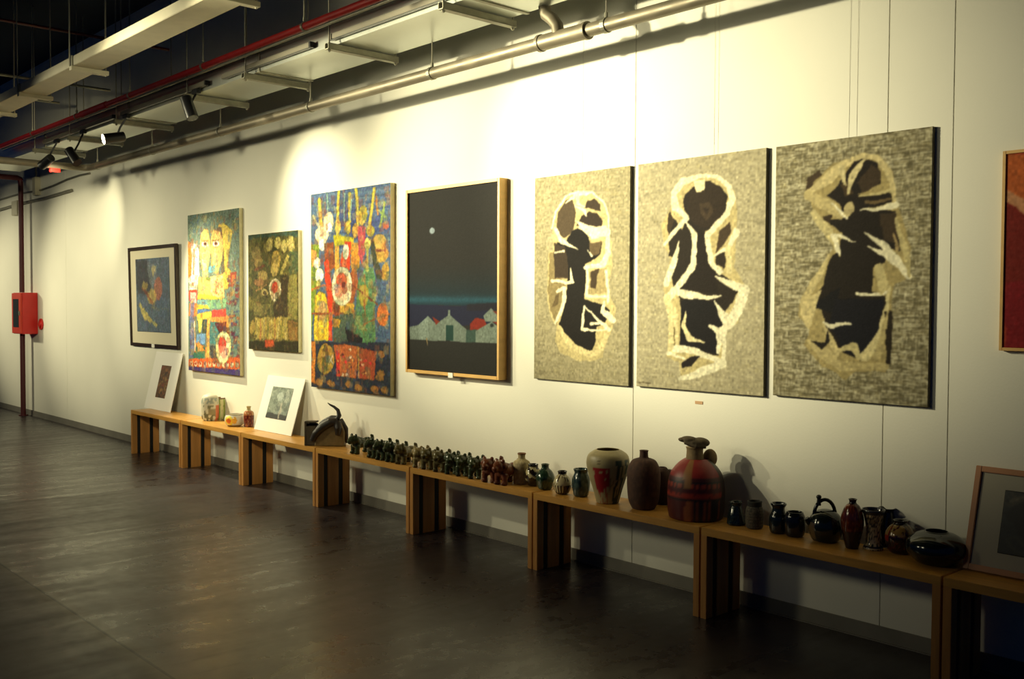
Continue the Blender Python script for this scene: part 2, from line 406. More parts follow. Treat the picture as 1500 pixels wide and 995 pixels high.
a.poly([(165,375),(200,370),(200,405),(165,408)], (96,160,176)).poly([(150,430),(175,440),(170,455),(150,445)], (120,130,60))
a.poly([(58,430),(108,440),(105,500),(60,500)], (232,214,180)).rect(60,500,104,560,(214,60,44)).rect(66,512,100,575,(222,170,160)).rect(60,575,106,640,(226,120,60))
a.poly([(108,520),(200,535),(250,555),(105,550)], (226,186,60)).rect(104,553,160,585,(110,150,150)).rect(160,555,262,600,(120,160,120)).poly([(105,580),(160,585),(170,605),(105,612)],(230,190,60)).rect(108,605,170,632,(80,110,160))
a.poly([(180,610),(262,605),(262,645),(180,650)], (206,70,60)).poly([(105,630),(180,615),(182,660),(105,665)], (224,186,74)).poly([(175,650),(280,640),(275,680),(180,672)], (222,140,70))
a.poly([(110,660),(135,660),(125,730),(115,730)], (232,202,90)).rect(135,660,160,730,(60,70,60)).poly([(160,650),(175,650),(172,860),(155,860)], (226,160,80)).rect(176,675,230,790,(70,120,120)).poly([(200,680),(262,672),(262,740),(230,740)], (90,36,34)).rect(262,640,276,760,(214,140,70))
for i in range(8): a.line([(180,690+i*12),(205,694+i*12)], 3, (150,190,190), .7)
a.poly([(105,735),(150,730),(150,790),(100,780)], (110,150,190)).poly([(100,780),(155,800),(155,850),(105,840)], (226,140,70)).rect(88,800,150,860,(60,110,90)).poly([(110,770),(150,820),(105,825)],(230,150,70))
for i in range(10): a.rect(60+rs.rand()*30, 500+rs.rand()*350, 80+rs.rand()*24, 520+rs.rand()*370, [(230,130,60),(236,176,80),(200,60,50),(240,220,190),(90,100,150)][i%5], .8)
for i in range(60):
    x = 262+rs.rand()*66; y = 400+rs.rand()*480
    a.rect(x, y, x+10+rs.rand()*24, y+6+rs.rand()*14, [(60,70,110),(140,50,50),(110,60,40),(70,100,110),(150,90,50),(86,40,60)][i%6], .8)
a.poly([(285,410),(315,405),(315,480),(285,490)], (150,70,50)).poly([(292,425),(308,422),(308,470),(292,475)], (190,110,60))
a.rect(60,862,340,925,(214,96,50))
for i in range(11): a.ell(80+i*24, 888+i*1.5, 9, 15, (240,210,170), .9).ell(80+i*24, 888, 4, 6, (200,60,40))
a.poly([(62,900),(340,930),(340,965),(62,935)], (70,56,110)).rect(176,800,262,862,(60,56,60),.8)
a.ell(246,808,41,86,(208,206,140)).ell(246,808,34,76,(226,214,168)).ell(240,790,22,40,(190,50,40),.9).ell(250,830,22,34,(220,150,130),.8).ell(232,815,12,20,(214,110,90),.8)
a.patches(420, 3, [(70,90,120),(170,120,60),(120,60,44),(190,160,90),(60,80,70),(150,80,50),(96,110,84)], .34); a.contour(); a.brush(9000, 1.0, 2.2, 22, .26); a.grain(5).mesh('canvas', M['art'], r, .037, M['canvas_side'], .98)

# ---- p3 (crop 485x995 of [355,330,450,525])
r, W, H = hang('canvas_painting', 1.955, 2.83, 1.135, 2.155, 'small olive painting with ovals and a red-centred white disc, between the two tall paintings')
a = Art([(25,78),(412,38),(428,955),(62,925)], W, H, (84,80,44)).wob(10, 8)
rs = np.random.RandomState(8)
for i in range(110):
    a.ell(30+rs.rand()*390, 60+rs.rand()*860, 8+rs.rand()*30, 10+rs.rand()*34, [(112,104,50),(66,66,36),(136,120,60),(90,96,60),(120,96,56),(52,54,34)][i%6], .6, rs.rand()*3)
a.poly([(28,80),(412,40),(412,90),(220,80),(30,110)], (52,76,70), .8).poly([(345,210),(412,200),(415,380),(345,380)], (74,88,62), .8)
for cx, cy, rx, ry in ((192,148,25,56),(255,135,26,52),(304,166,26,54),(358,145,30,64)): a.ell(cx, cy, rx, ry, (166,152,86)).ell(cx, cy, rx*.6, ry*.6, (180,166,104), .7)
a.ell(245,280,38,80,(168,140,70)).ell(240,340,30,50,(178,154,86)).ell(245,260,20,40,(130,110,60),.6).poly([(320,230),(345,245),(300,380),(278,390)], (166,150,80))
a.ell(95,225,34,60,(128,112,66)).ell(110,290,32,50,(146,124,70)).line([(90,350),(150,320)],16,(120,70,48)).ell(145,390,40,40,(160,138,80)).ell(120,440,34,30,(150,110,70)).line([(100,500),(180,460)],12,(170,130,80))
a.ell(165,515,26,28,(180,160,96)).ell(168,518,12,13,(70,60,36)).ell(168,518,5,5,(190,170,110))
a.poly([(285,390),(340,380),(340,700),(240,700),(230,600),(285,560)], (62,50,34), .9).poly([(345,390),(412,380),(420,720),(345,720)], (148,136,72), .8)
for i in range(9): a.ell(380, 410+i*34, 30, 14, (120,116,60), .6)
a.ell(243,494,43,86,(226,210,170)).ell(243,494,32,70,(196,170,120)).ell(241,482,21,46,(180,52,34)).ell(250,545,22,22,(190,170,140),.8)
a.poly([(85,600),(220,600),(225,690),(95,690)], (112,104,60)).poly([(100,700),(350,700),(345,870),(100,850)], (166,144,70))
for i in range(9): a.line([(115+i*27,705),(120+i*26,860)], [8,14], [(190,172,104),(150,104,60),(196,180,116),(120,116,56)][i%4], .85)
a.ell(80,770,20,50,(170,140,70),.7).poly([(60,870),(425,880),(425,955),(62,925)], (44,40,26), .85).poly([(178,862),(250,866),(250,918),(180,912)], (176,74,40)).poly([(350,720),(420,740),(420,880),(350,860)], (140,100,50), .8)
a.patches(120, 4, [(120,112,60),(60,60,36),(150,130,76),(110,80,50)], .4); a.contour(.22, 22); a.brush(6000, 1, 2.6, 16, .3); a.grain(5).mesh('canvas', M['art'], r, .035, M['canvas_side'], 1.0)

# ---- p4 (crop 437x995 of [445,260,590,590])
r, W, H = hang('canvas_painting', 3.045, 4.16, .864, 2.43, 'tall painting of crowded figures on blue around a white oval medallion')
a = Art([(27,75),(384,27),(385,955),(48,912)], W, H, (78,98,128)).wob(5, 5)
rs = np.random.RandomState(11)
for i in range(34): a.line([(30+rs.rand()*100, 70+i*8),(384, 40+i*8+rs.rand()*20)], 3+rs.rand()*5, [(60,84,130),(110,140,150),(84,110,150),(50,60,96)][i%4], .6)
for i in range(10): a.rect(60+rs.rand()*300, 70+rs.rand()*200, 84+rs.rand()*300, 84+rs.rand()*210, (50,60,120), .5)
for x0, y0, x1, y1 in ((66,95,80,230),(152,60,148,330),(232,55,240,260),(310,50,288,250),(200,70,205,200)): a.line([(x0,y0),(x1,y1)], [14,12], (196,180,70), .95)
for x0, y0, x1, y1 in ((98,70,104,190),(178,70,180,200),(210,70,206,190)): a.line([(x0,y0),(x1,y1)], 7, (130,160,150), .9)
a.line([(40,170),(75,230)], 12, (170,176,150)).line([(330,150),(365,190)], 9, (130,150,80)).line([(360,120),(335,230)], 9, (126,150,84)).line([(320,90),(328,170)], 8, (180,120,60)).ell(362,222,14,20,(196,90,50),.8)
a.poly([(30,300),(70,300),(70,440),(50,600),(45,720),(34,500)], (120,140,50)).poly([(34,320),(60,330),(60,400),(40,400)], (226,150,70))
a.ell(108,202,22,46,(226,206,170)).ell(112,225,12,22,(246,240,226)).ell(150,220,14,34,(196,174,90))
a.ell(80,260,28,40,(236,216,176)).ell(84,305,17,28,(248,242,224)).ell(62,385,15,26,(246,236,206)).ell(74,440,19,32,(246,240,214)).ell(70,480,10,20,(220,200,110))
a.poly([(92,300),(135,290),(140,400),(120,420),(98,380)], (132,72,40)).ell(118,330,12,14,(180,110,60),.8).ell(112,350,14,12,(150,80,50),.9)
a.poly([(92,380),(110,370),(130,520),(135,720),(112,720),(108,560)], (214,62,36)).poly([(130,260),(222,270),(222,300),(140,310)], (176,166,40)).poly([(140,310),(158,310),(162,420),(138,440)], (216,160,70))
a.ell(195,225,13,30,(196,168,70)).ell(228,240,14,34,(190,150,70)).ell(262,170,19,42,(178,158,60)).ell(258,205,12,18,(196,180,90)).ell(262,165,10,8,(140,110,50),.7)
a.poly([(180,290),(212,290),(206,420),(160,410)], (210,62,34)).ell(188,336,14,36,(232,222,200)).poly([(210,290),(248,300),(250,400),(215,440),(212,380)], (206,140,50))
a.poly([(238,225),(275,225),(272,330),(262,390),(245,350)], (168,70,80)).ell(296,245,19,26,(160,150,60)).ell(284,300,16,26,(200,184,100)).ell(336,290,28,30,(170,140,70)).ell(345,345,28,42,(176,140,64)).ell(362,430,16,44,(168,134,60)).line([(310,330),(360,330)],10,(120,60,50))
a.poly([(300,280),(316,300),(330,380),(350,440),(340,520),(320,430),(300,340)], (60,64,50))
a.poly([(275,400),(312,410),(322,480),(318,560),(322,640),(318,730),(265,735),(225,700),(222,620),(235,560),(240,470)], (86,126,84))
for i in range(14): a.line([(240+rs.rand()*30, 430+i*20),(310, 425+i*20+rs.rand()*14)], 5, [(110,152,110),(60,96,70)][i%2], .7)
a.line([(283,300),(283,420)], 12, (150,150,80)).ell(268,530,22,48,(158,146,60)).line([(272,430),(276,620)], 4, (160,90,50), .8)
a.poly([(235,385),(245,470),(220,560),(215,610),(130,610),(130,520),(215,420)], (170,90,44), .9).poly([(165,555),(225,560),(225,610),(165,610)], (190,150,60)).poly([(135,560),(165,560),(160,620),(136,610)], (110,56,36))
a.poly([(55,530),(75,505),(100,520),(118,610),(118,722),(56,722)], (222,190,50)).ell(90,590,20,40,(186,150,100),.9).line([(74,620),(74,715)],4,(180,140,40)).line([(100,640),(98,715)],4,(180,140,40))
a.poly([(135,620),(235,600),(225,700),(260,740),(140,730)], (74,88,74)).poly([(138,625),(170,630),(165,665),(136,660)], (186,150,50)).poly([(190,665),(225,690),(265,710),(262,740),(205,730)], (34,32,36))
a.poly([(325,460),(384,470),(384,760),(322,740)], (72,92,116), .8)
for i in range(12): a.line([(328,480+i*22),(384,478+i*24)], 5, (56,72,110), .7)
a.ell(352,612,24,52,(196,106,50)).line([(45,605),(175,606)], 8, (150,70,40)).line([(220,485),(330,570)], 7, (110,60,40)).line([(270,650),(384,610)], 6, (140,80,44)).line([(40,500),(100,480)],6,(190,90,50))
a.ell(172,487,47,85,(236,226,186)).ell(172,487,36,70,(214,190,150)).ell(170,465,24,36,(190,76,50),.9).ell(160,510,18,30,(210,130,100),.8).ell(185,500,12,20,(140,70,50),.8).ell(178,480,8,12,(80,40,40),.8)
a.poly([(44,722),(385,735),(385,955),(48,912)], (42,46,60)).poly([(44,722),(60,724),(66,900),(48,895)], (200,120,50))
a.ell(107,796,38,64,(166,132,56)).ell(104,796,14,58,(76,80,40),.8).ell(95,775,10,12,(190,170,80),.8).line([(118,780),(138,815)],5,(230,220,190)).line([(135,780),(120,815)],5,(230,220,190))
a.poly([(140,735),(245,745),(240,880),(160,870),(150,800)], (172,92,50)).poly([(245,745),(325,770),(320,890),(245,880)], (160,74,46)).poly([(150,760),(165,760),(170,870),(155,870)],(190,50,40))
for i in range(22): a.ell(155+rs.rand()*160, 755+rs.rand()*115, 4+rs.rand()*4, 4+rs.rand()*4, [(226,190,150),(196,50,50),(90,40,40),(220,150,80)][i%4], .9)
a.line([(245,745),(250,880)], 5, (206,150,70))
for cx, cy in ((82,895),(132,900),(210,905),(248,920),(348,780),(345,860),(320,925),(360,930),(340,880)): a.ell(cx, cy, 17, 14, (150,104,52), .95, .6)
a.patches(520, 5, [(70,90,120),(170,120,60),(120,60,44),(190,160,90),(60,80,70),(150,80,50),(96,110,84)], .34); a.contour(); a.brush(9000, 1.0, 2.2, 22, .26); a.grain(5).mesh('canvas', M['art'], r, .042, M['canvas_side'], .98)

# ---- p5 night scene in pale wood frame (crop 529x995 of [590,250,760,570])
r, W, H = hang('framed_painting', 4.385, 5.40, 1.055, 2.352, 'night painting of white huts under a small moon in a deep pale wood frame')
frame_mesh(W, H, .022, .07).build('frame', M['frame_wood'], r)
a = Art([(38,98),(428,52),(443,942),(50,915)], W-.044, H-.044, (42,41,40)).wob(3, 6)
a.C += (np.clip((a.V-380)/220, 0, 1)**2)[..., None]*np.array((-18, 10, 24.)) * (a.V < 615)[..., None]
a.C += (np.exp(-((a.V-590)/16)**2))[..., None]*np.array((14, 34, 40.))
a.poly([(44,612),(250,618),(440,605),(442,690),(440,700),(50,720)], (30,34,62)).poly([(300,610),(442,600),(442,640),(300,640)], (34,32,40), .7)
a.poly([(50,718),(90,708),(130,665),(168,702),(225,658),(300,725),(302,788),(52,775)], (118,132,122)).poly([(90,708),(130,665),(136,775),(92,778)], (134,150,140)).poly([(150,668),(185,690),(168,706)], (126,44,30)).rect(218,636,228,662,(126,140,130))
a.rect(212,708,244,780,(28,64,58)).rect(206,704,212,782,(140,150,140),.6).poly([(315,700),(340,672),(375,680),(388,705),(375,730),(315,730)], (142,42,28)).rect(300,728,345,790,(60,84,76))
a.poly([(372,664),(405,628),(440,664),(440,690),(380,690)], (130,144,134)).poly([(410,640),(440,640),(440,664)], (126,44,30),.8).poly([(338,735),(408,690),(442,715),(444,790),(340,786)], (128,142,130)).poly([(395,690),(442,688),(442,712),(412,690)], (120,44,30)).ell(410,707,8,9,(40,50,50))
a.poly([(48,775),(445,790),(446,945),(50,915)], (40,40,38)).line([(126,770),(130,802)], [6,2], (150,130,90)).ell(142,271,11,14,(176,196,206)).ell(142,271,13,16,(120,130,140),.3)
a.grain(2).mesh('canvas', M['art'], r, .003, M['canvas_side'], .8).location = (0, -.052, .022)
bk = MB(); bk.box((-W/2+.02, -.052, .02), (W/2-.02, -.002, H-.02)); bk.build('backing_board', M['canvas_side'], r)
lb = MB(); lb.box((-.01, -.075, -.012), (.04, -.0705, .022)); lb.build('label_card', M['label'], r)

# ---- grey panels
def brick(a, lo, amt, cell=9):
    rs = np.random.RandomState(lo)
    for i in range(int(amt)):
        x = a.U.min()+rs.rand()*(a.U.max()-a.U.min()); y = a.V.min()+rs.rand()*(a.V.max()-a.V.min())
        w_ = 6+rs.rand()*26; h_ = 3+rs.rand()*14; k = rs.rand()
        if k < .5: a.rect(x, y, x+w_, y+h_, (150,140,100), .30)
        elif k < .8: a.rect(x, y, x+w_, y+2.6, (104,96,62), .45)
        else: a.rect(x, y, x+2.4, y+h_*1.6, (104,96,62), .45)
TAN = (148,140,110); CR = (214,208,178); DK = (18,15,13); MD = (54,43,31)
# g1
r, W, H = hang('abstract_painting', 5.675, 6.457, 1.08, 2.325, 'leftmost of three tan panels, black figure in a capsule outline with a pale triangle', wires=(.0,))
a = Art([(20,90),(428,32),(435,955),(28,920)], W, H, TAN); brick(a, 2, 200); a.blocks(2200, (172,164,134), (120,112,84), 3, .4); a.wob(7, 7); a.wob(4, 28, 50)
a.poly([(100,300),(108,225),(150,165),(205,142),(260,148),(310,185),(338,245),(345,340),(358,350),(352,470),(345,560),(372,630),(366,690),(345,750),(322,835),(270,852),(200,842),(140,812),(115,760),(118,700),(95,660),(82,600),(80,500),(82,400),(100,390)], (178,164,118))
a.poly([(88,400),(104,395),(112,500),(160,520),(150,640),(118,690),(95,640),(84,560)], (126,112,76)).poly([(112,580),(130,560),(128,610),(100,630)], (90,76,50))
a.poly([(116,290),(120,225),(150,180),(180,165),(192,200),(190,250),(185,310),(150,335),(122,310)], (70,58,42)).poly([(232,205),(245,180),(275,172),(300,195),(302,225),(270,215)], MD).poly([(198,285),(215,245),(250,222),(290,232),(312,265),(308,282),(250,285)], (44,34,26))
a.poly([(180,310),(205,295),(245,312),(262,350),(310,345),(305,400),(270,430),(240,445),(238,590),(320,610),(345,640),(325,690),(290,700),(285,780),(270,812),(230,800),(190,765),(150,720),(128,690),(150,640),(160,560),(165,500),(110,500),(105,380),(120,350),(150,360)], DK)
a.poly([(105,355),(150,370),(165,440),(170,505),(110,505),(104,400)], MD, .9).poly([(258,350),(310,345),(300,400),(262,410)], (92,76,52), .9)
a.poly([(255,480),(330,460),(335,560),(255,570)], (150,136,96)).poly([(262,480),(300,465),(285,545),(262,540)], (58,46,32))
a.line([(112,300),(140,350),(205,385)], [14,22,3], CR).line([(190,262),(250,300),(330,310)], [2,34,40], CR).poly([(205,290),(330,282),(338,320),(270,335)], CR).line([(195,200),(230,215),(240,240)], [8,14,6], CR).line([(150,190),(205,150),(250,150)], [4,16,10], CR).line([(205,150),(205,190),(232,200)], [14,12,8], (214,206,166))
a.line([(110,395),(145,390)], 9, CR).line([(178,460),(184,520),(165,525),(100,515)], [5,14,12,14], CR).line([(335,340),(338,400),(310,450),(240,460)], [20,26,22,14], CR).line([(246,455),(248,575),(335,578)], [10,14,10], CR)
a.line([(248,380),(270,410)], [3,9], CR).line([(242,618),(228,718),(342,712)], [7,12,4], CR).line([(242,622),(345,715)], [6,16], CR).line([(268,690),(310,685)], [14,8], CR).line([(320,600),(318,640),(360,680)], [10,20,26], CR).line([(330,470),(345,560),(340,600)], 12, CR)
a.line([(120,560),(150,545),(155,600),(135,650),(112,690)], [10,14,18,14,6], CR).line([(130,700),(180,780),(260,820),(310,810),(335,740)], [14,26,30,24,20], (196,182,134)).line([(96,300),(108,225),(150,165),(205,140),(265,148),(318,190),(340,250),(342,340)], 8, (220,212,176))
a.grain(4).line([(36,102),(60,100)], 3, (90,80,50), .7).mesh('canvas', M['art'], r, .02, M['canvas_dark_side'], 1.0)
# g2 (crop 550x995 of [920,210,1130,590])
r, W, H = hang('abstract_painting', 6.515, 7.35, 1.085, 2.325, 'middle one of three tan panels, round black head above crossed white strokes', wires=(.1,.13))
a = Art([(22,82),(517,22),(530,968),(32,932)], W, H, (160,152,124)); brick(a, 3, 260); a.blocks(1800, (184,176,148), (130,122,96), 4, .35); a.wob(8, 7); a.wob(4, 28, 50)
a.poly([(150,250),(165,180),(215,130),(280,118),(350,140),(398,185),(412,260),(415,360),(400,470),(440,530),(460,560),(420,690),(375,700),(385,850),(300,870),(210,910),(195,840),(150,815),(165,690),(130,560),(150,440),(125,380),(120,320)], (176,162,116))
a.poly([(195,230),(205,195),(245,160),(300,148),(345,170),(372,205),(368,260),(340,300),(290,335),(320,470),(350,500),(440,545),(400,610),(372,640),(372,700),(352,812),(280,800),(195,775),(205,640),(195,590),(170,560),(160,520),(180,440),(145,430),(145,360),(150,260),(200,330),(215,290)], (34,28,22))
a.ell(288,235,74,86,(40,31,23)).poly([(262,228),(300,222),(318,262),(296,300),(270,270)], (62,50,36), .8).poly([(275,240),(300,245),(292,275)], (40,31,24)).poly([(225,300),(290,350),(330,480),(345,570),(180,560),(240,480),(262,400)], (28,22,18)).poly([(205,600),(340,600),(372,660),(345,805),(200,770)], (18,16,18))
a.poly([(150,260),(170,290),(150,350),(140,330)], MD).poly([(345,330),(385,300),(392,340),(350,400),(330,420)], (60,48,34)).poly([(330,430),(365,415),(368,480),(335,470)], (40,32,24))
a.line([(165,250),(160,190),(200,145),(260,125),(330,132),(375,165),(392,215),(372,270),(330,310),(296,350)], [18,26,26,18,16,20,26,22,24,18], CR).line([(160,195),(175,250),(215,290),(160,345),(128,385)], [22,20,18,18,10], CR).poly([(240,145),(280,140),(282,178),(252,185)], (214,206,166))
a.line([(215,305),(245,345),(248,460),(200,530),(150,590)], [4,20,24,22,30], CR).line([(186,375),(170,440),(140,540)], [4,24,26], CR).line([(298,350),(315,460),(350,500)], [20,22,16], CR).line([(325,430),(385,395),(412,340)], [8,16,30], CR).line([(325,470),(360,495)], [14,10], CR).line([(378,400),(385,490)], 22, (196,184,138))
a.line([(178,565),(220,578),(300,588),(355,580)], [20,34,18,8], CR).line([(335,512),(400,540),(448,560)], [6,30,34], CR).line([(448,555),(420,640),(385,690),(330,600)], [30,44,40,6], CR).line([(145,590),(170,650),(172,790)], [30,36,40], (200,188,142)).line([(175,700),(180,790)],[4,4],(90,78,50))
a.line([(222,645),(212,700),(235,750),(290,758)], [4,18,20,8], (204,194,150)).line([(312,695),(352,712),(350,800)], [10,30,14], CR).line([(188,785),(260,795),(370,840)], [30,26,22], CR).line([(155,800),(220,828)], [14,8], CR).poly([(205,845),(240,820),(285,812),(250,850),(210,862)], (28,22,20)).line([(205,905),(300,870),(375,845)], [16,34,30], CR).line([(370,700),(375,830)], [20,16], CR)
a.grain(4).line([(36,920),(85,922)], 4, (70,60,40), .8).line([(445,850),(520,830)], 3, (190,180,140), .5).mesh('canvas', M['art'], r, .02, M['canvas_dark_side'], 1.0)
# g3 (crop 602x995 of [1120,180,1380,610])
r, W, H = hang('abstract_painting', 7.405, 8.192, 1.095, 2.322, 'rightmost and roughest of three tan panels, large black hunched figure in shard outlines', wires=(-.02,.03))
a = Art([(22,82),(556,15),(562,968),(32,928)], W, H, (132,124,96)); brick(a, 4, 620); brick(a, 5, 300); a.wob(9, 7); a.wob(5, 28, 50)
rs = np.random.RandomState(2)
for i in range(260):
    x, y = 22+rs.rand()*540, 20+rs.rand()*940
    if x > 380 or rs.rand() < .35: a.rect(x, y, x+4+rs.rand()*14, y+2+rs.rand()*4, (206,202,176), .75)
a.blocks(9000, (186,180,152), (84,78,56), 5, .55)
a.poly([(120,250),(130,190),(170,160),(185,190),(150,240)], (60,48,34)).poly([(135,240),(150,200),(220,140),(300,108),(370,120),(420,180),(440,260),(470,340),(490,430),(488,520),(440,560),(425,650),(432,820),(420,848),(310,850),(280,872),(200,830),(130,750),(150,700),(112,660),(120,600),(200,470),(225,430),(180,360),(155,300)], (150,136,92))
a.poly([(200,250),(250,190),(300,120),(370,140),(385,210),(300,240),(420,240),(425,270),(340,290),(440,300),(455,440),(400,420),(405,480),(365,500),(360,570),(412,590),(400,700),(370,780),(330,808),(260,780),(205,680),(195,640),(160,610),(190,560),(215,470),(250,420),(255,380),(200,330),(250,330),(250,290)], (26,21,17))
a.poly([(300,200),(350,145),(385,170),(380,210),(320,235)], MD).poly([(240,210),(270,195),(290,240),(260,250)], (60,48,32)).poly([(380,310),(440,305),(450,420),(400,400)], (60,48,34),.8).poly([(190,315),(220,312),(215,340),(195,335)],(50,40,28)).poly([(155,620),(250,560),(240,650),(200,640)], (14,14,18)).poly([(240,600),(400,600),(390,700),(340,800),(270,780),(220,690)], (14,14,22))
a.line([(135,235),(200,190),(255,140),(310,112),(365,120),(410,170),(435,260)], [18,40,26,20,22,26,14], (188,174,128)).line([(250,150),(262,210)], [20,8], (190,178,134)).line([(320,130),(285,180),(270,240)], [14,24,6], (192,180,136))
a.line([(135,245),(200,280),(250,320)], [34,36,20], (176,162,116)).line([(215,278),(270,325)], [3,14], CR).ell(276,298,18,26,(184,170,124),.9,.3).line([(310,245),(425,238)], [6,14], (180,168,122)).line([(322,300),(440,280)], [5,24], CR).line([(335,270),(420,262)],[14,6],(96,80,54))
a.line([(160,310),(205,370),(250,450)], [26,36,8], (184,172,126)).line([(218,382),(250,390),(300,405)], [3,12,4], CR).poly([(215,385),(240,390),(255,455),(235,440)], CR)
a.line([(335,368),(400,420),(485,520)], [4,26,24], CR).line([(346,422),(400,450),(440,470)], [4,22,30], CR).line([(440,330),(470,430),(488,520)], [10,26,12], (176,164,118)).line([(432,380),(445,430)],[6,14],(150,130,90))
a.line([(310,580),(365,582),(420,575)], [10,14,12], CR).line([(385,500),(400,545),(395,575)], [30,40,16], (178,166,120)).line([(422,560),(400,700),(345,790)], [12,22,40], (190,178,132)).poly([(405,640),(428,640),(436,820),(420,820)], (34,28,20)).line([(418,640),(385,790)], [6,30], (170,156,110))
a.line([(210,450),(180,520),(130,600),(140,660)], [10,26,24,34], (182,168,122)).poly([(118,655),(135,600),(190,570),(160,680),(145,700)], (184,170,124)).line([(200,675),(230,692),(292,688)], [6,16,10], CR).line([(200,680),(235,760),(250,790)], [8,26,14], (180,166,120)).line([(150,735),(200,780),(260,830),(310,835)], [18,40,30,20], (176,162,116)).poly([(155,735),(205,745),(215,700),(222,740),(195,772)], (26,22,18)).line([(250,775),(300,760),(325,800)], [12,30,14], (176,164,118)).line([(270,820),(340,830),(420,830)], [20,26,24], (170,156,110))
a.grain(4).mesh('canvas', M['art'], r, .02, M['canvas_dark_side'], 1.0)

# ---- right red picture (crop 314x995 of [1380,180,1500,560])
XRp = 9.35
r, W, H = hang('framed_painting', 8.492, XRp, 1.357, 2.18, 'red and orange painting in a thin wood frame, cut off at the right edge', wires=False)
frame_mesh(W, H, .013, .03, .001).build('frame', M['frame_wood'], r)
a = Art([(0,0),(W*100,0),(W*100,H*100),(0,H*100)], W-.026, H-.026, (168,66,44)).wob(3, 6)
a.poly([(0,0),(90,0),(90,26),(12,22),(0,30)], (196,100,52)).poly([(0,14),(14,20),(30,46),(0,60)], (206,150,110),.9).poly([(0,20),(6,22),(22,40),(20,90),(0,90)], (128,40,34)).poly([(0,55),(40,60),(80,90),(0,90)], (140,34,40)).ell(55,40,22,26,(176,84,50)).ell(58,34,10,12,(120,50,40)).poly([(30,60),(60,50),(80,84),(34,84)], (110,40,40))
a.grain(7).mesh('canvas', M['art'], r, .004, M['canvas_side'], .9).location = (0, -.02, .013)
bk = MB(); bk.box((-W/2+.012, -.02, .012), (W/2-.012, 0, H-.012)); bk.build('backing_board', M['canvas_side'], r)

# tiny label on wall below middle panel
lp = on_y(1024, 590, 0); lb = MB(); lb.box((lp.x-.025, -.0025, lp.z-.008), (lp.x+.025, 0, lp.z+.008)); tag(lb.build('wall_label', new_mat('label_pinkish', (190,150,110), .7)), 'tiny pinkish label on the wall below the middle tan panel', 'label')

# ------------------------------------------------------------------ pictures leaning on the benches
def lean(name, x0, x1, ybot, ytop, ztop, label, cat, yaw=0):
    L = math.hypot(ztop-BH, ytop-ybot); ang = math.atan2(ytop-ybot, ztop-BH)
    r = empty(name, ((x0+x1)/2, ybot, BH+.001), label, cat, None, (-ang, 0, yaw)); return r, x1-x0, L
r, W, H = lean('matted_print', -.12, .53, -.15, -.012, 1.035, 'white matted print with a narrow brown image leaning on the farthest bench', 'print')
m_ = MB(); m_.box((-W/2, -.006, 0), (W/2, 0, H)); m_.build('mat_board', M['white_card'], r)
a = Art([(0,0),(40,0),(40,100),(0,100)], W*.36, H*.56, (96,66,40)).wob(4, 20)
rs = np.random.RandomState(4)
for i in range(60): a.ell(rs.rand()*40, rs.rand()*100, 1+rs.rand()*5, 1+rs.rand()*5, [(140,90,50),(60,46,34),(120,60,40),(150,120,70)][i%4], .8)
a.grain(9).mesh('print', M['art_print'], r, .002).location = (.01, -.006, H*.21)
r, W, H = lean('matted_print', 2.28, 2.91, -.15, -.012, .915, 'white matted print with a pale grey-green image leaning beside the small brown bottle', 'print')
m_ = MB(); m_.box((-W/2, -.006, 0), (W/2, 0, H)); m_.build('mat_board', M['white_card'], r)
a = Art([(0,0),(60,0),(60,100),(0,100)], W*.55, H*.57, (128,138,124)).wob(4, 20)
for i in range(60): a.ell(rs.rand()*60, rs.rand()*90, 2+rs.rand()*6, 2+rs.rand()*8, [(96,108,96),(160,168,150),(110,124,120),(84,92,84)][i%4], .5)
a.poly([(0,84),(60,84),(60,100),(0,100)], (48,50,48)).line([(38,50),(38,96)], 6, (176,170,150), .8).ell(28,30,10,14,(186,196,184),.7).ell(48,26,6,22,(170,176,160),.6)
a.grain(7).mesh('print', M['art_print'], r, .002).location = (0, -.006, H*.24)
r, W, H = lean('framed_picture', 8.42, 9.16, -.145, -.03, .865, 'wood-framed dark print in a grey mat leaning on the nearest bench at the right edge', 'picture')
frame_mesh(W, H, .024, .025).build('frame', M['frame_wood_dark'], r)
m_ = MB(); m_.box((-W/2+.022, -.014, .022), (W/2-.022, -.002, H-.022)); m_.build('mat_board', new_mat('grey_mat', (170,164,146), .8), r)
a = Art([(0,0),(60,0),(60,40),(0,40)], W*.66, H*.60, (34,36,38)).wob(5, 14)
for i in range(40): a.ell(rs.rand()*60, rs.rand()*40, 1+rs.rand()*6, 1+rs.rand()*6, [(60,56,48),(24,28,36),(84,74,56),(16,18,24)][i%4], .6, ring=.3)
a.ell(14,16,9,14,(18,18,22)).ell(14,12,4,3,(84,74,60),.6).line([(4,4),(10,2),(24,3)],1.5,(92,86,70)).grain(5).mesh('print', M['art_print'], r, .002).location = (0, -.0142, H*.2)

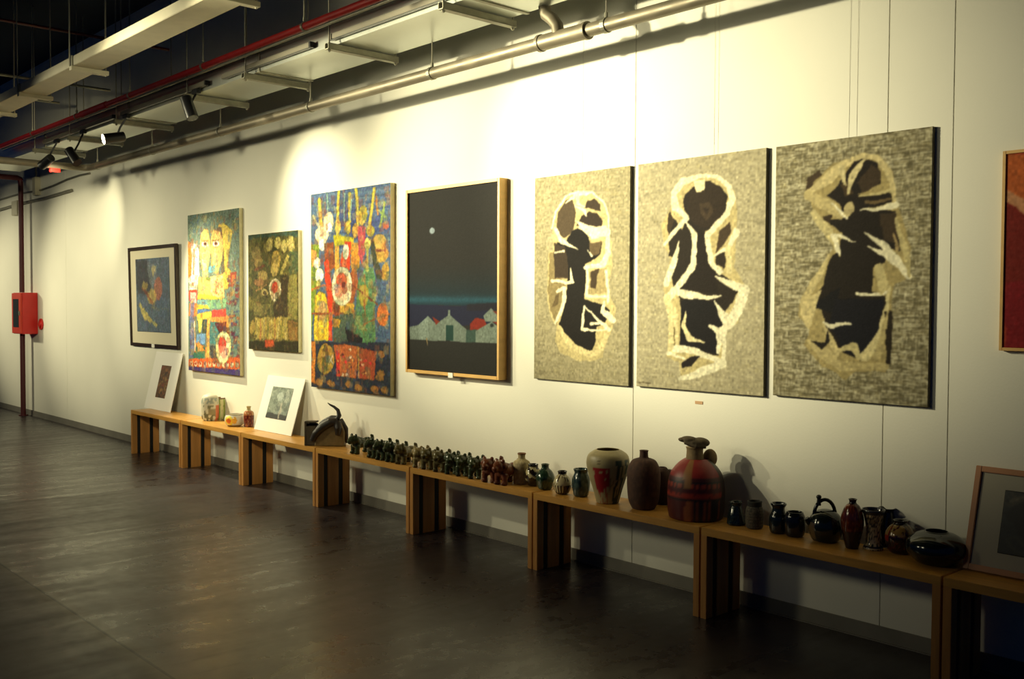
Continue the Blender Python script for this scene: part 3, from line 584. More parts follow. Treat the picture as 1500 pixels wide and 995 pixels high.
# ------------------------------------------------------------------ lathe pottery with painted glaze
def lathe(name, prof, fn, mat, parent=None, loc=(0,0,0), seg=72, sub=5, wob=0., wseed=0):
    """prof: [(r,z)...] outer from bottom to rim then inner; fn(angle_deg_from_camera, z/zmax)->rgb"""
    P = []
    n = len(prof)
    for i in range(n-1):
        p0, p1, p2, p3 = prof[max(i-1,0)], prof[i], prof[i+1], prof[min(i+2,n-1)]
        sharp = abs(p1[0]-p2[0])+abs(p1[1]-p2[1]) < .008
        for k in range(1 if sharp else sub):
            t = k/(1 if sharp else sub)
            if sharp: P.append(p1); continue
            q = []
            for d in (0, 1):
                a, b, c, e = p0[d], p1[d], p2[d], p3[d]
                q.append(.5*((2*b)+(-a+c)*t+(2*a-5*b+4*c-e)*t*t+(-a+3*b-3*c+e)*t**3))
            P.append((max(q[0], 0.0008), q[1]))
    P.append(prof[-1]); zm = max(p[1] for p in P)
    wl = Vector(loc) if parent is None else parent.location+Vector(loc)
    th0 = math.atan2(CY-wl.y, CX-wl.x)
    bm = bmesh.new(); cols = []; rings = []
    for (rr, z) in P:
        ring = []
        for k in range(seg):
            th = 2*PI*k/seg
            ad = math.degrees((th-th0+PI) % (2*PI)-PI)
            w_ = 1+wob*mnoise.noise(Vector((math.cos(th)*1.7+wseed, math.sin(th)*1.7, z*14)))
            ring.append(bm.verts.new((rr*w_*math.cos(th), rr*w_*math.sin(th), z))); cols.append(fn(ad, z/zm))
        rings.append(ring)
    for a, b in zip(rings[:-1], rings[1:]):
        for k in range(seg): bm.faces.new((a[k], a[(k+1)%seg], b[(k+1)%seg], b[k]))
    bm.faces.new(rings[0][::-1]); bm.faces.new(rings[-1])
    bmesh.ops.recalc_face_normals(bm, faces=bm.faces)
    me = bpy.data.meshes.new(name); bm.to_mesh(me); bm.free(); me.materials.append(mat)
    cc = np.clip(np.array(cols, float)/255, 0, 1); cc = np.where(cc <= .04045, cc/12.92, ((cc+.055)/1.055)**2.4)
    at = me.color_attributes.new('Col', 'FLOAT_COLOR', 'POINT'); full = np.ones((len(cc), 4)); full[:, :3] = cc
    at.data.foreach_set('color', full.ravel())
    for p in me.polygons: p.use_smooth = True
    o = bpy.data.objects.new(name, me); COL.objects.link(o)
    if parent: o.parent = parent
    o.location = loc; return o
def nz(a, h, s=1., k=0.):
    t = math.radians(a); return mnoise.noise(Vector((math.cos(t)*s*2, math.sin(t)*s*2, h*s*4+k)))
def mixc(a, b, t): t = max(0, min(1, t)); return tuple(a[i]*(1-t)+b[i]*t for i in range(3))
def place(u, v_base):
    """centre of a pot whose visible foot is at photo point (u, v_base) on the bench top"""
    return on_z(u, v_base, BH)
def pot(name, u, vb, vt, wpx, shape, fn, mat, label, cat, dy=0., wob=0., open_=True, group=None, hs=1.):
    """shape: list of (r fraction of half width, z fraction)."""
    # foot edge nearest camera is at vb; move back by foot radius
    p = on_z(u, vb, BH); k = mpp(p); R = wpx*k/2; rf = shape[0][0]*R
    d = Vector((p.x-CX, p.y-CY, 0)).normalized(); c = p+d*rf*.9; k = mpp(c); R = wpx*k/2
    c.y = max(min(c.y, YB+.055-R), YF+rf*.9) + dy
    k = mpp(c); R = wpx*k/2
    # height so that the top lands at vt
    q = on_y(u, vt, c.y); Hh = (q.z-BH)*hs
    prof = [(a*R, b*Hh) for a, b in shape]
    if open_:
        r_, z_ = prof[-1]; t = min(.005, r_*.3)
        prof += [(r_-t*.4, z_+t*.25), (r_-t, z_)] + [(max(a*R-t*1.4, .004), b*Hh) for a, b in shape[-2:0:-1] if b > .25] + [(.006, Hh*.2)]
        prof[len(shape)-1] = (r_, z_)
    prof = [(max(.001, prof[0][0]*.9), 0)]+[(prof[0][0], .002)]+prof[1:]
    o = lathe(name, prof, fn, mat, None, (c.x, c.y, BH), wob=wob, wseed=u*.1)
    tag(o, label, cat, group); return o, c, R, Hh

CREAMC = (206,200,176)
# far group on bench two
def f_v1(a, h):
    c = (205,202,180)
    if .62 < h < .85 and nz(a, h, 1.6) > -.05: c = (150,160,150)
    if h < .62 and nz(a, h, 1.4, 4) > .12: c = (112,112,84)
    if 38 < a < 90 and h < .62: c = (204,110,72)
    if .42 < h < .62 and 5 < a < 70 and math.sin(h*95+a*.02) > .3: c = (60,52,44)
    if .22 < h < .45 and -10 < a < 38: c = (140,132,100)
    return c
pot('storage_jar', 308, 617, 577, 25, [(.78,0),(.95,.1),(1,.3),(1,.62),(.96,.82),(.8,.93),(.5,.98),(.3,1)], f_v1, M['satin'], 'tall cream painted jar with a salmon patch, farthest pot on the benches', 'jar', open_=False)
def f_v2(a, h):
    if h > .93: return (120,90,50)
    c = (196,192,140)
    if a < -30: c = (120,140,60) if math.sin(a*.35) > -.2 else (44,54,32)
    elif math.sin(a*.16) > .4: c = (140,160,76)
    return mixc(c, (90,110,60), .5) if nz(a, h, 2.2) > .3 else c
pot('flower_vase', 337, 614, 585.5, 24, [(.85,0),(.98,.15),(1,.5),(1,.8),(.93,.95),(.9,1)], f_v2, M['glazed'], 'cream vase streaked with green standing behind the small white bowl', 'vase', dy=.035)
def f_v3(a, h):
    c = (214,212,196)
    q = math.hypot((a+38)/30, (h-.5)/.42)
    if q < 1: c = (232,206,70)
    if q < .55: c = (220,110,40)
    q = math.hypot((a+2)/14, (h-.55)/.3)
    if q < 1: c = (226,170,60)
    if h < .14: c = (170,140,90)
    if h > .96: c = (70,40,34)
    return c
pot('small_bowl', 344, 625, 607, 29, [(.6,0),(.85,.15),(1,.45),(.98,.75),(.86,.95),(.84,1)], f_v3, M['glazed'], 'small white bowl painted with a yellow and red flower', 'bowl')
def f_v4(a, h):
    if h > .78: return (176,160,110)
    if h > .55: return (150,90,56) if nz(a, h, 2) < .1 else (190,140,90)
    return (92,36,32) if nz(a, h, 2, 3) < .15 else (140,80,60)
pot('small_bottle', 364.5, 626, 595, 15, [(.86,0),(.95,.1),(1,.4),(1,.62),(.8,.74),(.42,.8),(.36,.9),(.46,.97),(.4,1)], f_v4, M['glazed'], 'small dark red and tan bottle beside the leaning grey-green print', 'bottle', open_=False)
pot('small_cup', 350, 609, 600, 9, [(.7,0),(.9,.3),(1,.8),(.95,1)], lambda a, h: (176,140,110), M['satin'], 'tiny tan cup tucked behind the flowered bowl', 'cup', dy=.03)

# bag-shaped pottery piece
p = on_z(474, 653, BH); k = mpp(p)
r = empty('sculpted_vessel', (p.x+.01, -.215, BH), 'dark pottery piece like a folded bag with a curved horn, left of the figurines', 'pottery')
r.rotation_euler = (0, 0, math.radians(44))      # local x runs across the view
def blobmesh(name, fill, voxel, mat, parent=None, smooth_it=3):
    b = MB(); fill(b); o = b.build(name, mat)
    md = o.modifiers.new('r', 'REMESH'); md.mode = 'VOXEL'; md.voxel_size = voxel
    ms = o.modifiers.new('s', 'SMOOTH'); ms.factor = .6; ms.iterations = smooth_it
    dg = bpy.context.evaluated_depsgraph_get(); me = bpy.data.meshes.new_from_object(o.evaluated_get(dg))
    old = o.data; o.modifiers.clear(); o.data = me; bpy.data.meshes.remove(old); me.name = name
    for q in me.polygons: q.use_smooth = True
    if parent: o.parent = parent
    return o
def f_(b):
    b.prism([(-.085,.0),(.145,.0),(.15,.11),(.12,.19),(.02,.20),(-.07,.09)], -.045, .045, 'xz')
blobmesh('vessel_body', f_, .006, M['khaki'], r, 6)
def f_(b):
    b.tube([(-.1,-.05,.04),(-.07,-.055,.1),(-.02,-.05,.15),(.04,-.045,.185),(.09,-.03,.19)], [.022,.03,.034,.034,.03], 14)
    b.tube([(-.1,.03,.04),(-.07,.035,.12),(-.02,.03,.17),(.04,.03,.2),(.09,.02,.2)], [.02,.03,.034,.034,.03], 14)
    b.tube([(.09,-.03,.19),(.105,-.05,.14),(.1,-.05,.085)], [.03,.03,.02], 12); b.tube([(.1,0,.2),(.15,0,.13),(.16,0,.02)], [.03,.022,.012], 12)
blobmesh('folded_flap', f_, .006, M['cloth'], r, 4)
hb = MB(); hb.tube([(.08,0,.2),(.1,0,.235),(.09,0,.275),(.06,0,.3),(.03,0,.315),(.01,0,.33)], [.022,.018,.014,.01,.007,.003], 12); hb.build('curved_horn', M['cloth'], r, smooth=True)
bx = MB(); bx.box((-.165,-.03,0), (-.075,.04,.012), .003); bx.box((-.165,-.03,0), (-.15,.04,.185), .003); bx.box((-.15,.028,.0), (-.075,.04,.17), .003); bx.box((-.15,-.03,.0), (-.075,-.018,.15), .003); bx.box((-.165,-.035,.178), (-.07,.045,.19), .004)
bx.build('side_box', new_mat('dark_khaki_clay', (84,70,48), .5, noise=.4, nscale=20), r)

# ------------------------------------------------------------------ lion figurines
def lion_fill(b):
    b.ell((0,-.01,.074), (.042,.056,.036)); b.ell((0,.05,.076), (.04,.042,.040)); b.ell((0,-.045,.08), (.043,.036,.042))
    for sx in (-1, 1):
        for y in (-.052, .06):
            b.tube([(sx*.024,y,.06),(sx*.027,y-.004,.03),(sx*.026,y-.002,.0)], [.022,.0165,.017], 10); b.ell((sx*.026,y-.01,.010), (.017,.022,.011))
        b.ell((sx*.024,-.068,.136), (.012,.011,.014)); b.ell((sx*.034,-.062,.108), (.015,.018,.02))
    b.ell((0,-.078,.107), (.034,.032,.032)); b.ell((0,-.108,.097), (.021,.018,.016)); b.ell((0,-.102,.112), (.014,.012,.010)); b.ell((0,-.104,.083), (.018,.015,.010))
    for i in range(7): b.ell((0,-.062+i*.015,.126-i*.005), (.017,.011,.012))
    b.tube([(0,.085,.085),(0,.102,.1),(0,.1,.12),(0,.086,.128)], [.014,.016,.013,.007], 10)
lion0 = blobmesh('lion_figurine', lion_fill, .0036, M['jade'], None, 2)
lions = [ # u of head, v of foot, yaw deg (0 = facing the room), material, label
 (520, 665, 4, 'jade', 'dark green lion figurine seen side-on at the far left of the figurine row'),
 (545, 671, 0, 'jade', 'dark lion figurine, second from the left in the figurine row'),
 (557, 674, 6, 'jade', 'dark lion figurine, third from the left in the figurine row'),
 (570, 677, 10, 'jade', 'dark lion figurine, fourth from the left in the figurine row'),
 (585, 680, 14, 'olive', 'olive lion figurine just left of the pale one'),
 (598, 686, 30, 'palelion', 'pale olive lion figurine above the joint between two benches'),
 (616, 688, 26, 'olive', 'olive lion figurine just right of the pale one'),
 (634, 691.5, 26, 'olive', 'olive-brown lion figurine, second to the right of the pale one'),
 (652, 694.5, 34, 'jade', 'dark green lion figurine, third left of the red-brown pair'),
 (671, 697, 32, 'jade', 'shiny dark green lion figurine, second left of the red-brown pair'),
 (690, 701, 30, 'jade', 'shiny dark green lion figurine beside the red-brown pair'),
 (713, 706, 22, 'brownlion', 'red-brown lion figurine, left one of the red-brown pair'),
 (728, 711, 8, 'brownlion', 'red-brown lion figurine next to the cream bottle')]
meshes = {}
for i, (u, v, yw, mt, lab) in enumerate(lions):
    o = lion0 if i == 0 else lion0.copy()
    if i:
        if mt not in meshes:
            me = lion0.data.copy(); me.materials.clear(); me.materials.append(M[mt]); meshes[mt] = me
        o.data = meshes[mt]; COL.objects.link(o)
    else: meshes['jade'] = lion0.data
    q = on_z(u, v, BH); yc = max(q.y+.055, YF+.085)
    xc = q.x + .0
    s_ = 1.08 if mt == 'brownlion' else 1.0
    o.location = (xc, min(yc, -.16), BH); o.rotation_euler = (0, 0, math.radians(yw)); o.scale = (s_, s_, s_)
    tag(o, lab, 'figurine', 'ceramic lion figurines in a row')

# ------------------------------------------------------------------ middle pots
pot('ceramic_bottle', 764, 710, 664, 25, [(.9,0),(.97,.05),(1,.3),(1,.6),(.93,.72),(.5,.8),(.42,.86),(.44,.94),(.5,.98),(.5,1)], lambda a, h: mixc((196,182,142), (160,142,104), .5+nz(a,h,3)) if h < .95 else (130,92,62), M['matte'], 'tall cream cylindrical bottle with a short neck beside the red-brown figurines', 'bottle')
def f_v7(a, h):
    if h > .88: return (20,20,18)
    s = math.sin(h*17+a*.045+nz(a,h,1.2)*2)
    return (196,184,138) if s > .1 and h > .25 else (38,28,24)
pot('striped_jug', 781, 713, 680, 24, [(.55,0),(.75,.08),(1,.35),(1,.55),(.8,.75),(.6,.86),(.64,1)], f_v7, M['glazed'], 'round black and cream striped pot just right of the cream bottle', 'pot')
pot('ceramic_bottle', 798.5, 718.5, 680, 27, [(.62,0),(.78,.08),(1,.38),(.98,.55),(.7,.74),(.42,.84),(.4,.95),(.46,1)], lambda a, h: mixc((24,46,36), (50,72,52), .5+nz(a,h,3)*1.6), M['glazed'], 'dark green vase with a short neck between the two cream-patterned small pots', 'vase', wob=.06)
def f_v9(a, h):
    if h > .86: return (34,26,22)
    s = nz(a*1.3, h*.7, 1.6, 6)
    spk = math.sin(a*.32+h*3) > .1 and .12 < h < .42
    if h > .42: return (200,186,146) if s > -.28 else (70,50,36)
    return (206,194,150) if spk and a < 10 else (56,34,30)
pot('small_vase', 823.5, 725, 690, 27, [(.5,0),(.75,.08),(1,.36),(.96,.55),(.7,.76),(.46,.86),(.52,1)], f_v9, M['glazed'], 'small round dark vase with a ragged cream splash, left of the teal pot', 'vase')
pot('glazed_pot', 851, 729, 687, 27, [(.72,0),(.88,.1),(1,.4),(.96,.65),(.78,.82),(.74,.88),(.86,1)], lambda a, h: mixc((34,50,50), (70,84,80), .4+nz(a,h,2)*1.5), M['glazed'], 'dark teal pot with ruffled rim standing against the big painted vase', 'pot', wob=.08)
def f_v11(a, h):
    c = (166,152,112)
    if -44 < a < 4 and .22 < h < .70 and nz(a, h, 3) > -.42:
        if not (h < .34 and a > -4): c = (150,24,34)
    if -44 < a < -30 and .25 < h < .42: c = (150,24,34)
    if -40 < a < -2 and h < .24 and nz(a, h*.3, 5) > .12: c = (150,84,56)
    if 22 < a < 66 and h < .84 and nz(a*2.2, h*.25, 3, 2) > -.12: c = (30,56,52)
    if 66 <= a < 100 and h < .84: c = (60,66,44) if nz(a*2, h*.3, 3) > 0 else (130,116,80)
    if 4 < a < 18 and .16 < h < .5 and nz(a*2, h*.3, 5) > .25: c = (120,110,76)
    if math.hypot((a+25)/6, (h-.80)/.035) < 1 and math.hypot((a+25)/3.4, (h-.80)/.02) > 1: c = (110,96,60)
    return c
pot('painted_vase', 890, 739, 658.5, 63, [(.5,0),(.54,.04),(.68,.25),(.84,.45),(.97,.66),(1,.78),(.92,.9),(.7,.97),(.56,1)], f_v11, M['satin'], 'large cream vase painted with a red block and dark green streaks', 'vase')
pot('ceramic_bottle', 942.5, 748, 660, 49, [(.66,0),(.72,.03),(.9,.15),(.98,.35),(1,.55),(.94,.70),(.7,.83),(.32,.875),(.26,.9),(.25,.98),(.28,1)], lambda a, h: mixc((84,56,42), (66,44,36), .5+nz(a,h,3)), M['matte'], 'large brown unglazed bottle standing between the painted vase and the red-cloaked jar', 'bottle')
pot('ceramic_vase', 967, 741, 684, 28, [(.7,0),(.95,.2),(1,.5),(.9,.8),(.55,.96),(.4,1)], lambda a, h: (70,48,40), M['matte'], 'smaller brown vase half hidden behind the large brown bottle', 'vase', dy=.02)
# red-cloaked jar
def f_v14(a, h):
    front = -75 < a < 62
    if -30 < a < -12: 
        if h < .34: return (150,84,50) if -26+h*14 < a < -12+h*10 else (90,24,24)
        if h > .55 and abs(a+16) < 8+(h-.55)*22: return (140,96,54)
    if .64 < h < .68 or .36 < h < .39: return (28,20,24)
    if a > 62: return (52,38,30)  # shade on the jar's right side, put into the colour
    if h <= .34: 
        return (34,26,34) if a > -12 and math.sin(a*.75) < .55 else ((120,60,40) if a > -12 and h > .06 else (84,26,26))
    if .39 <= h <= .48: return (150,46,32) if nz(a,h,4) > -.3 else (100,24,24)
    if .55 <= h <= .64: return (150,56,36) if math.sin(a*.5) > -.2 else (70,20,22)
    if .48 < h < .55: return (76,18,24)
    if h >= .68 and h < .73: return (70,22,26)
    return (136,30,32)
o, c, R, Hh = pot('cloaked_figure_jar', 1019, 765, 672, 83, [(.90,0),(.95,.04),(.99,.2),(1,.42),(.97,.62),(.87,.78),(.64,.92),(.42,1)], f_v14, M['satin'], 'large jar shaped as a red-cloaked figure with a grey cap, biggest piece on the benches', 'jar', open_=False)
kk = mpp(c); ox = Vector((RT.x, RT.y, 0)).normalized()
nk = lathe('neck', [(.046,0),(.044,.02),(.042,.06),(.046,.075)], lambda a, h: (126,106,74), M['matte'], o, ( -ox.x*.008, -ox.y*.008, Hh-.015))
def f_(b):
    b.ell((0,0,.0), (.062,.05,.026)); b.ell((-.03,0,.012), (.045,.04,.018)); b.ell((.03,0,.008), (.045,.042,.024)); b.ell((-.065,0,.006), (.026,.02,.012)); b.tube([(-.06,-.02,-.004),(0,-.046,-.014),(.05,-.03,-.01)], .01, 10)
cap = blobmesh('cap', f_, .004, new_mat('grey_brown_clay', (92,78,58), .8, noise=.3, nscale=30, bump=.2), o, 2); cap.location = (-ox.x*.006, -ox.y*.006, Hh+.082); cap.rotation_euler = (0, math.radians(8), math.atan2(ox.y, ox.x))
kb = MB(); kb.ell((0,0,0), (.037,.037,.048), seg=24); kb_ = kb.build('round_bundle', new_mat('tan_clay', (134,110,74), .8, noise=.2, nscale=30), o, smooth=True); kb_.location = (ox.x*.066-.01, ox.y*.066+.02 , Hh+.0)

# ------------------------------------------------------------------ near pots, in shade
DKT = (20,30,34)
pot('glazed_pot', 1078, 771, 735, 29, [(.85,0),(.92,.06),(.88,.2),(.8,.45),(.62,.7),(.52,.85),(.66,1)], lambda a, h: mixc(DKT, (60,70,66), .2+nz(a,h,3)*1.4), M['glazed'], 'small dark flared pot, first to the right of the red-cloaked jar', 'pot', wob=.1)
pot('textured_jar', 1105, 776, 734, 26, [(.82,0),(.94,.08),(1,.35),(1,.6),(.88,.76),(.8,.82),(.82,.98),(.78,1)], lambda a, h: (34,34,32) if h > .8 else mixc((104,96,80), (58,54,48), .5+math.sin(h*60)*.25+nz(a,h,4)), M['matte'], 'small grey-brown ribbed jar with a dark neck', 'jar')
pot('glazed_pot', 1140, 783, 737, 27, [(.8,0),(.95,.12),(1,.35),(.95,.55),(.72,.72),(.66,.85),(.84,.95),(.8,1)], lambda a, h: mixc(DKT, (44,50,50), nz(a,h,3)), M['glazed'], 'dark pot with a flared neck right of the ribbed jar', 'pot')
pot('glazed_pot', 1164, 788, 750, 31, [(.75,0),(.92,.15),(1,.5),(.94,.8),(.8,.95),(.76,1)], lambda a, h: mixc((18,22,28), (34,36,40), nz(a,h,3)), M['glazed'], 'low black pot just left of the dark teapot', 'pot', dy=.0)
# teapot
o, c, R, Hh = pot('teapot', 1209, 796, 746, 50, [(.6,0),(.8,.08),(1,.38),(.98,.6),(.8,.82),(.5,.95),(.2,1)], lambda a, h: (96,80,56) if (a < -38 and .12 < h < .62) else (20,30,30), M['glazed'], 'dark rounded teapot with an arched handle and knob', 'teapot', open_=False)
sx = Vector((ox.x, ox.y, 0))
hd = MB(); hp = []
for i in range(13):
    t = PI*i/12; hp.append(sx*(-.005-math.cos(t)*R*.62)+Vector((0,0,Hh*.80+math.sin(t)*Hh*.50)))
hd.tube(hp, .0085, 10); hd.build('handle', new_mat('black_green_glaze', (16,24,24), .15), o, smooth=True)
kn = MB(); kn.tube([sx*(-R*.42)+Vector((0,0,Hh*1.12)), sx*(-R*.42)+Vector((0,0,Hh*1.34))], [.011,.008], 12); kn.ell(sx*(-R*.42)+Vector((0,0,Hh*1.38)), (.012,.012,.011)); kn.build('knob', M['black_metal'], o, smooth=True)
spt = MB(); spt.tube([sx*(-R*.7)+Vector((0,0,Hh*.5)), sx*(-R*1.0)+Vector((0,0,Hh*.62)), sx*(-R*1.12)+Vector((0,0,Hh*.72))], [.022,.015,.012], 12); spt.build('spout', M['black_metal'], o, smooth=True)
pot('glazed_bottle', 1248, 805, 731, 32, [(.52,0),(.6,.04),(.86,.3),(1,.52),(.95,.68),(.66,.85),(.34,.92),(.32,.97),(.4,1)], lambda a, h: mixc((86,34,26), (140,70,40), nz(a,h,3)*2) if h > .35 and h < .9 else (34,16,22), M['glazed'], 'shiny red-brown bottle between the teapot and the hourglass vase', 'bottle', wob=.05)
def f_hg(a, h):
    c = (196,174,132)
    if h > .88: return (52,50,52)
    if .06 < h < .1: return (40,36,46)
    if nz(a*1.6, h*1.2, 2.6, 1) > .12: c = (44,48,52)
    if math.hypot((a+5)/24, (h-.7)/.1) < 1: c = (60,56,56) if math.hypot((a+5)/15, (h-.7)/.06) > 1 else (140,118,86)
    return c
pot('hourglass_vase', 1278.5, 807.5, 746, 33, [(.86,0),(.86,.05),(.66,.18),(.6,.35),(.66,.6),(.84,.84),(1,.96),(1,1)], f_hg, M['glazed'], 'hourglass vase with dark scrollwork on cream', 'vase')
pot('glazed_vase', 1304, 800, 745, 26, [(.7,0),(.95,.2),(1,.5),(.8,.8),(.7,.92),(.95,1)], lambda a, h: (16,20,26), M['glazed'], 'dark vase half hidden behind the hourglass vase', 'vase', dy=.03)
def f_sq(a, h):
    if h > .86: return (30,24,22)
    if h > .55 and nz(a,h,2) > -.35: return (140,110,62)
    if a < -50 and .4 < h < .8: return (130,40,30)
    return (30,18,20) if nz(a,h,3) < .2 else (74,24,24)
pot('squat_jar', 1318, 813, 762, 42, [(.6,0),(.8,.1),(1,.42),(.96,.62),(.72,.8),(.46,.9),(.44,.96),(.52,1)], f_sq, M['glazed'], 'squat dark jar with a tan shoulder, beside the large round black-green pot', 'jar')
pot('round_pot', 1371, 830, 778, 86, [(.5,0),(.66,.06),(.94,.32),(1,.5),(.92,.72),(.66,.9),(.42,.97),(.38,1)], lambda a, h: mixc((14,26,28), (24,38,36), nz(a,h,2)), M['glazed'], 'large squat black-green pot at the right end of the bench, beside the framed print', 'pot', open_=True)

# ------------------------------------------------------------------ fire hose cabinet, riser pipe, button
r = empty('fire_hose_cabinet', (-4.28, 0, 1.125), 'red wall cabinet with a small window behind the red standpipe', 'cabinet')
b = MB(); b.box((-.2, -.2, 0), (.2, 0, .555), .006); b.build('cabinet_body', M['redcab'], r)
b = MB(); b.box((-.196, -.216, .006), (.196, -.2, .549), .004); d = b.build('door', new_mat('orange_red_door', (214,60,32), .4), r)
b = MB(); b.box((-.13, -.2195, .09), (.11, -.215, .47)); b.build('window_pane', M['glass'], d)
b = MB(); b.box((.14, -.228, .25), (.165, -.216, .31), .003); b.build('latch', M['galv_dull'], d)
p = on_y(60, 475, -.01); b = MB(); b.tube([(p.x, 0, p.z), (p.x, -.02, p.z)], .075, 20); b.tube([(p.x, -.02, p.z), (p.x, -.035, p.z)], [.045,.04], 20)
tag(b.build('fire_alarm_button', M['redcab'], smooth=True), 'small round red alarm button on the wall right of the red cabinet', 'button')
r = empty('standpipe', (-4.42, -.1, 0), 'dark red vertical standpipe running through the red cabinet from floor to overhead branch', 'pipe')
for z0, z1, nm in ((0, 1.12, 'lower_pipe'), (1.685, 3.2, 'upper_pipe')):
    b = MB(); b.tube([(0,0,z0),(0,0,z1)], .033, 16); b.build(nm, M['darkred'], r, smooth=True)
b = MB(); b.tube([(0,0,0),(0,0,.012)], .06, 20); b.build('floor_flange', M['darkred'], r)
b = MB(); b.tube([(0,0,3.2),(0,-.01,3.225),(0,-.04,3.24),(0,-1.48,3.24)], .036, 14); b.build('overhead_branch', M['darkred'], r, smooth=True)
xb0 = on_y(130, 256, -.40).x
# conduits on the wall at far left
def cable(name, pts, r_, label, mat=None):
    b = MB(); P = [Vector((on_y(u, v, 0).x, -r_, on_y(u, v, 0).z)) for u, v in pts]; b.tube(P, r_, 8); return tag(b.build(name, mat or M['wire'], smooth=True), label, name.replace('_', ' '))
cable('wall_cable', [(-20,300),(0,293),(30,284),(60,279),(80,272),(100,263),(118,257),(133,254)], .012, 'thin cable sagging along the wall above the conduit at far left', M['galv_dull'])
cable('wall_conduit', [(-20,314),(0,308),(35,298),(70,290),(107,279)], .02, 'straight grey conduit along the wall crossing the standpipe', M['galv_dull'])
p = on_y(55, 262, -.02); b = MB(); b.box((p.x-.06, -.07, p.z-.22), (p.x+.06, 0, p.z+.02), .006); b.tube([(p.x-.03,-.03,p.z),(p.x-.03,-.03,p.z+.22)], .014); tag(b.build('junction_box', M['lightgrey']), 'pale junction box on the wall just right of the standpipe top', 'box')
b = MB(); b.box((xb0-.03, -.80, 2.93), (xb0+.03, -.70, 2.968), .006); tag(b.build('red_fitting', M['redcab']), 'small bright red fitting under the overhead pipe at far left', 'fitting')
p = on_y(24, 305, -.03); b = MB(); b.box((p.x-.13, -.06, p.z-.1), (p.x+.13, 0, p.z+.1), .006); tag(b.build('junction_box', M['lightgrey']), 'pale junction box on the conduit left of the standpipe', 'box')

# ------------------------------------------------------------------ overhead: duct, trapeze hangers, pipes
ZD, YD0, YD1, DH = 3.2, -.82, -.395, .165
r = empty('air_duct', (0, (YD0+YD1)/2, ZD), 'long flat galvanised duct running above the pipe along the wall', 'duct')
XD0 = -3.4
xs = [XD0, -1.05, 1.25, 3.65, 6.0, 8.2, 10.6, 12.6]
for i, (xa, xb) in enumerate(zip(xs[:-1], xs[1:])):
    b = MB(); b.box((xa+.002, YD0-(YD0+YD1)/2, 0), (xb-.002, YD1-(YD0+YD1)/2, DH), .004); b.build('duct_section', M['galv'], r)
    b = MB(); w2 = (YD1-YD0)/2
    b.box((xb-.014, -w2-.007, -.007), (xb+.014, w2+.007, DH+.007)); b.build('joint_flange', M['galv_dull'], r)
hx = [on_z(u, v, ZD).x for u, v in ((500,66),(667,7),(380,110),(300,140),(200,178),(140,203),(105,222))]
hx = [4.67, 5.84, 3.545, 2.57, 1.09, -.13, -1.22, 7.0, 8.2]
hl = ['metal trapeze hanger under the duct above the night painting', 'metal trapeze hanger under the duct near the pipe elbow', 'metal trapeze hanger under the duct, fourth from the far left', 'metal trapeze hanger under the duct just right of the downturned spotlight',
      'metal trapeze hanger under the duct just left of the downturned spotlight', 'metal trapeze hanger beside the lit spotlight', 'metal trapeze hanger behind the leftmost spotlights', 'metal trapeze hanger above the frame near the elbow', 'metal trapeze hanger beyond the top edge']
th0 = empty('trapeze_hanger')
b = MB()
yc0, yc1 = YD0-.075-(YD0+YD1)/2, YD1+.045-(YD0+YD1)/2
b.box((-.022, yc0, -.045), (.022, yc1, -.040)); b.box((-.022, yc0, -.045), (-.018, yc1, -.0045)); b.box((.018, yc0, -.045), (.022, yc1, -.0045)); b.box((-.022, yc0, -.008), (-.008, yc1, -.0045)); b.box((.008, yc0, -.008), (.022, yc1, -.0045))
b.build('channel', M['galv_dull'], th0)
for y in (yc0+.02, yc1-.012):
    b = MB(); b.tube([(0, y, -.06), (0, y, ZC-ZD)], .006, 8); rd = b.build('threaded_rod', M['rod'], th0)
    b = MB(); b.tube([(0, y, -.056), (0, y, -.046)], .011, 6); b.build('nut', M['galv_dull'], rd)
for i, x in enumerate(hx[:7]):
    o = th0 if i == 0 else copy_tree(th0)
    o.location = (x, (YD0+YD1)/2, ZD); tag(o, hl[i], 'hanger', 'trapeze hangers under the long duct')
# wall pipe with bend into the room and tee
PY, PZ, PR = -.40, 3.005, .036
r = empty('service_pipe', (0, PY, PZ), 'bare steel pipe hung below the duct, turning into the room at far left', 'pipe')
xb_ = on_y(130, 256, PY).x
xe = 12.5; xt = on_y(822, 62, PY).x
b = MB()
pts = [(xe,0,0),(xt,0,0),(xb_+.08,0,0),(xb_+.03,-.012,0),(xb_+.006,-.05,0),(xb_,-.1,0),(xb_,-2.4,0)]
b.tube(pts, PR, 20); b.build('pipe_run', M['pipe'], r, smooth=True)
b = MB(); b.tube([(xt-.16,0,0),(xt+.2,0,0)], PR*1.22, 20); b.tube([(xt-.172,0,0),(xt-.15,0,0)], PR*1.35, 20); b.tube([(xt+.185,0,0),(xt+.205,0,0)], PR*1.35, 20); b.build('tee_fitting', M['pipe'], r, smooth=True)
b = MB(); b.tube([(xt-.02,0,.0),(xt-.03,0,.07),(xt-.07,-.0,.115),(xt-.12,-.0,.15),(xt-.135,0,.2),(xt-.135,0,.3)], PR*.95, 18); b.build('branch_elbow', M['pipe'], r, smooth=True)
for u, v in ((455,153),(323,190),(633,104),(223,222),(888,42),(143,245)):
    x = on_y(u, v, PY).x
    b = MB(); b.tube([(x,0,PR), (x,0,ZD-PZ)], .005, 8); rd = b.build('hanger_rod', M['rod'], r)
    b = MB(); b.tube([(x-.013,0,0),(x+.013,0,0)], PR+.005, 20); b.tube([(x,0,PR),(x,0,PR+.03)], .011, 8); b.build('pipe_clamp', M['galv_dull'], rd)
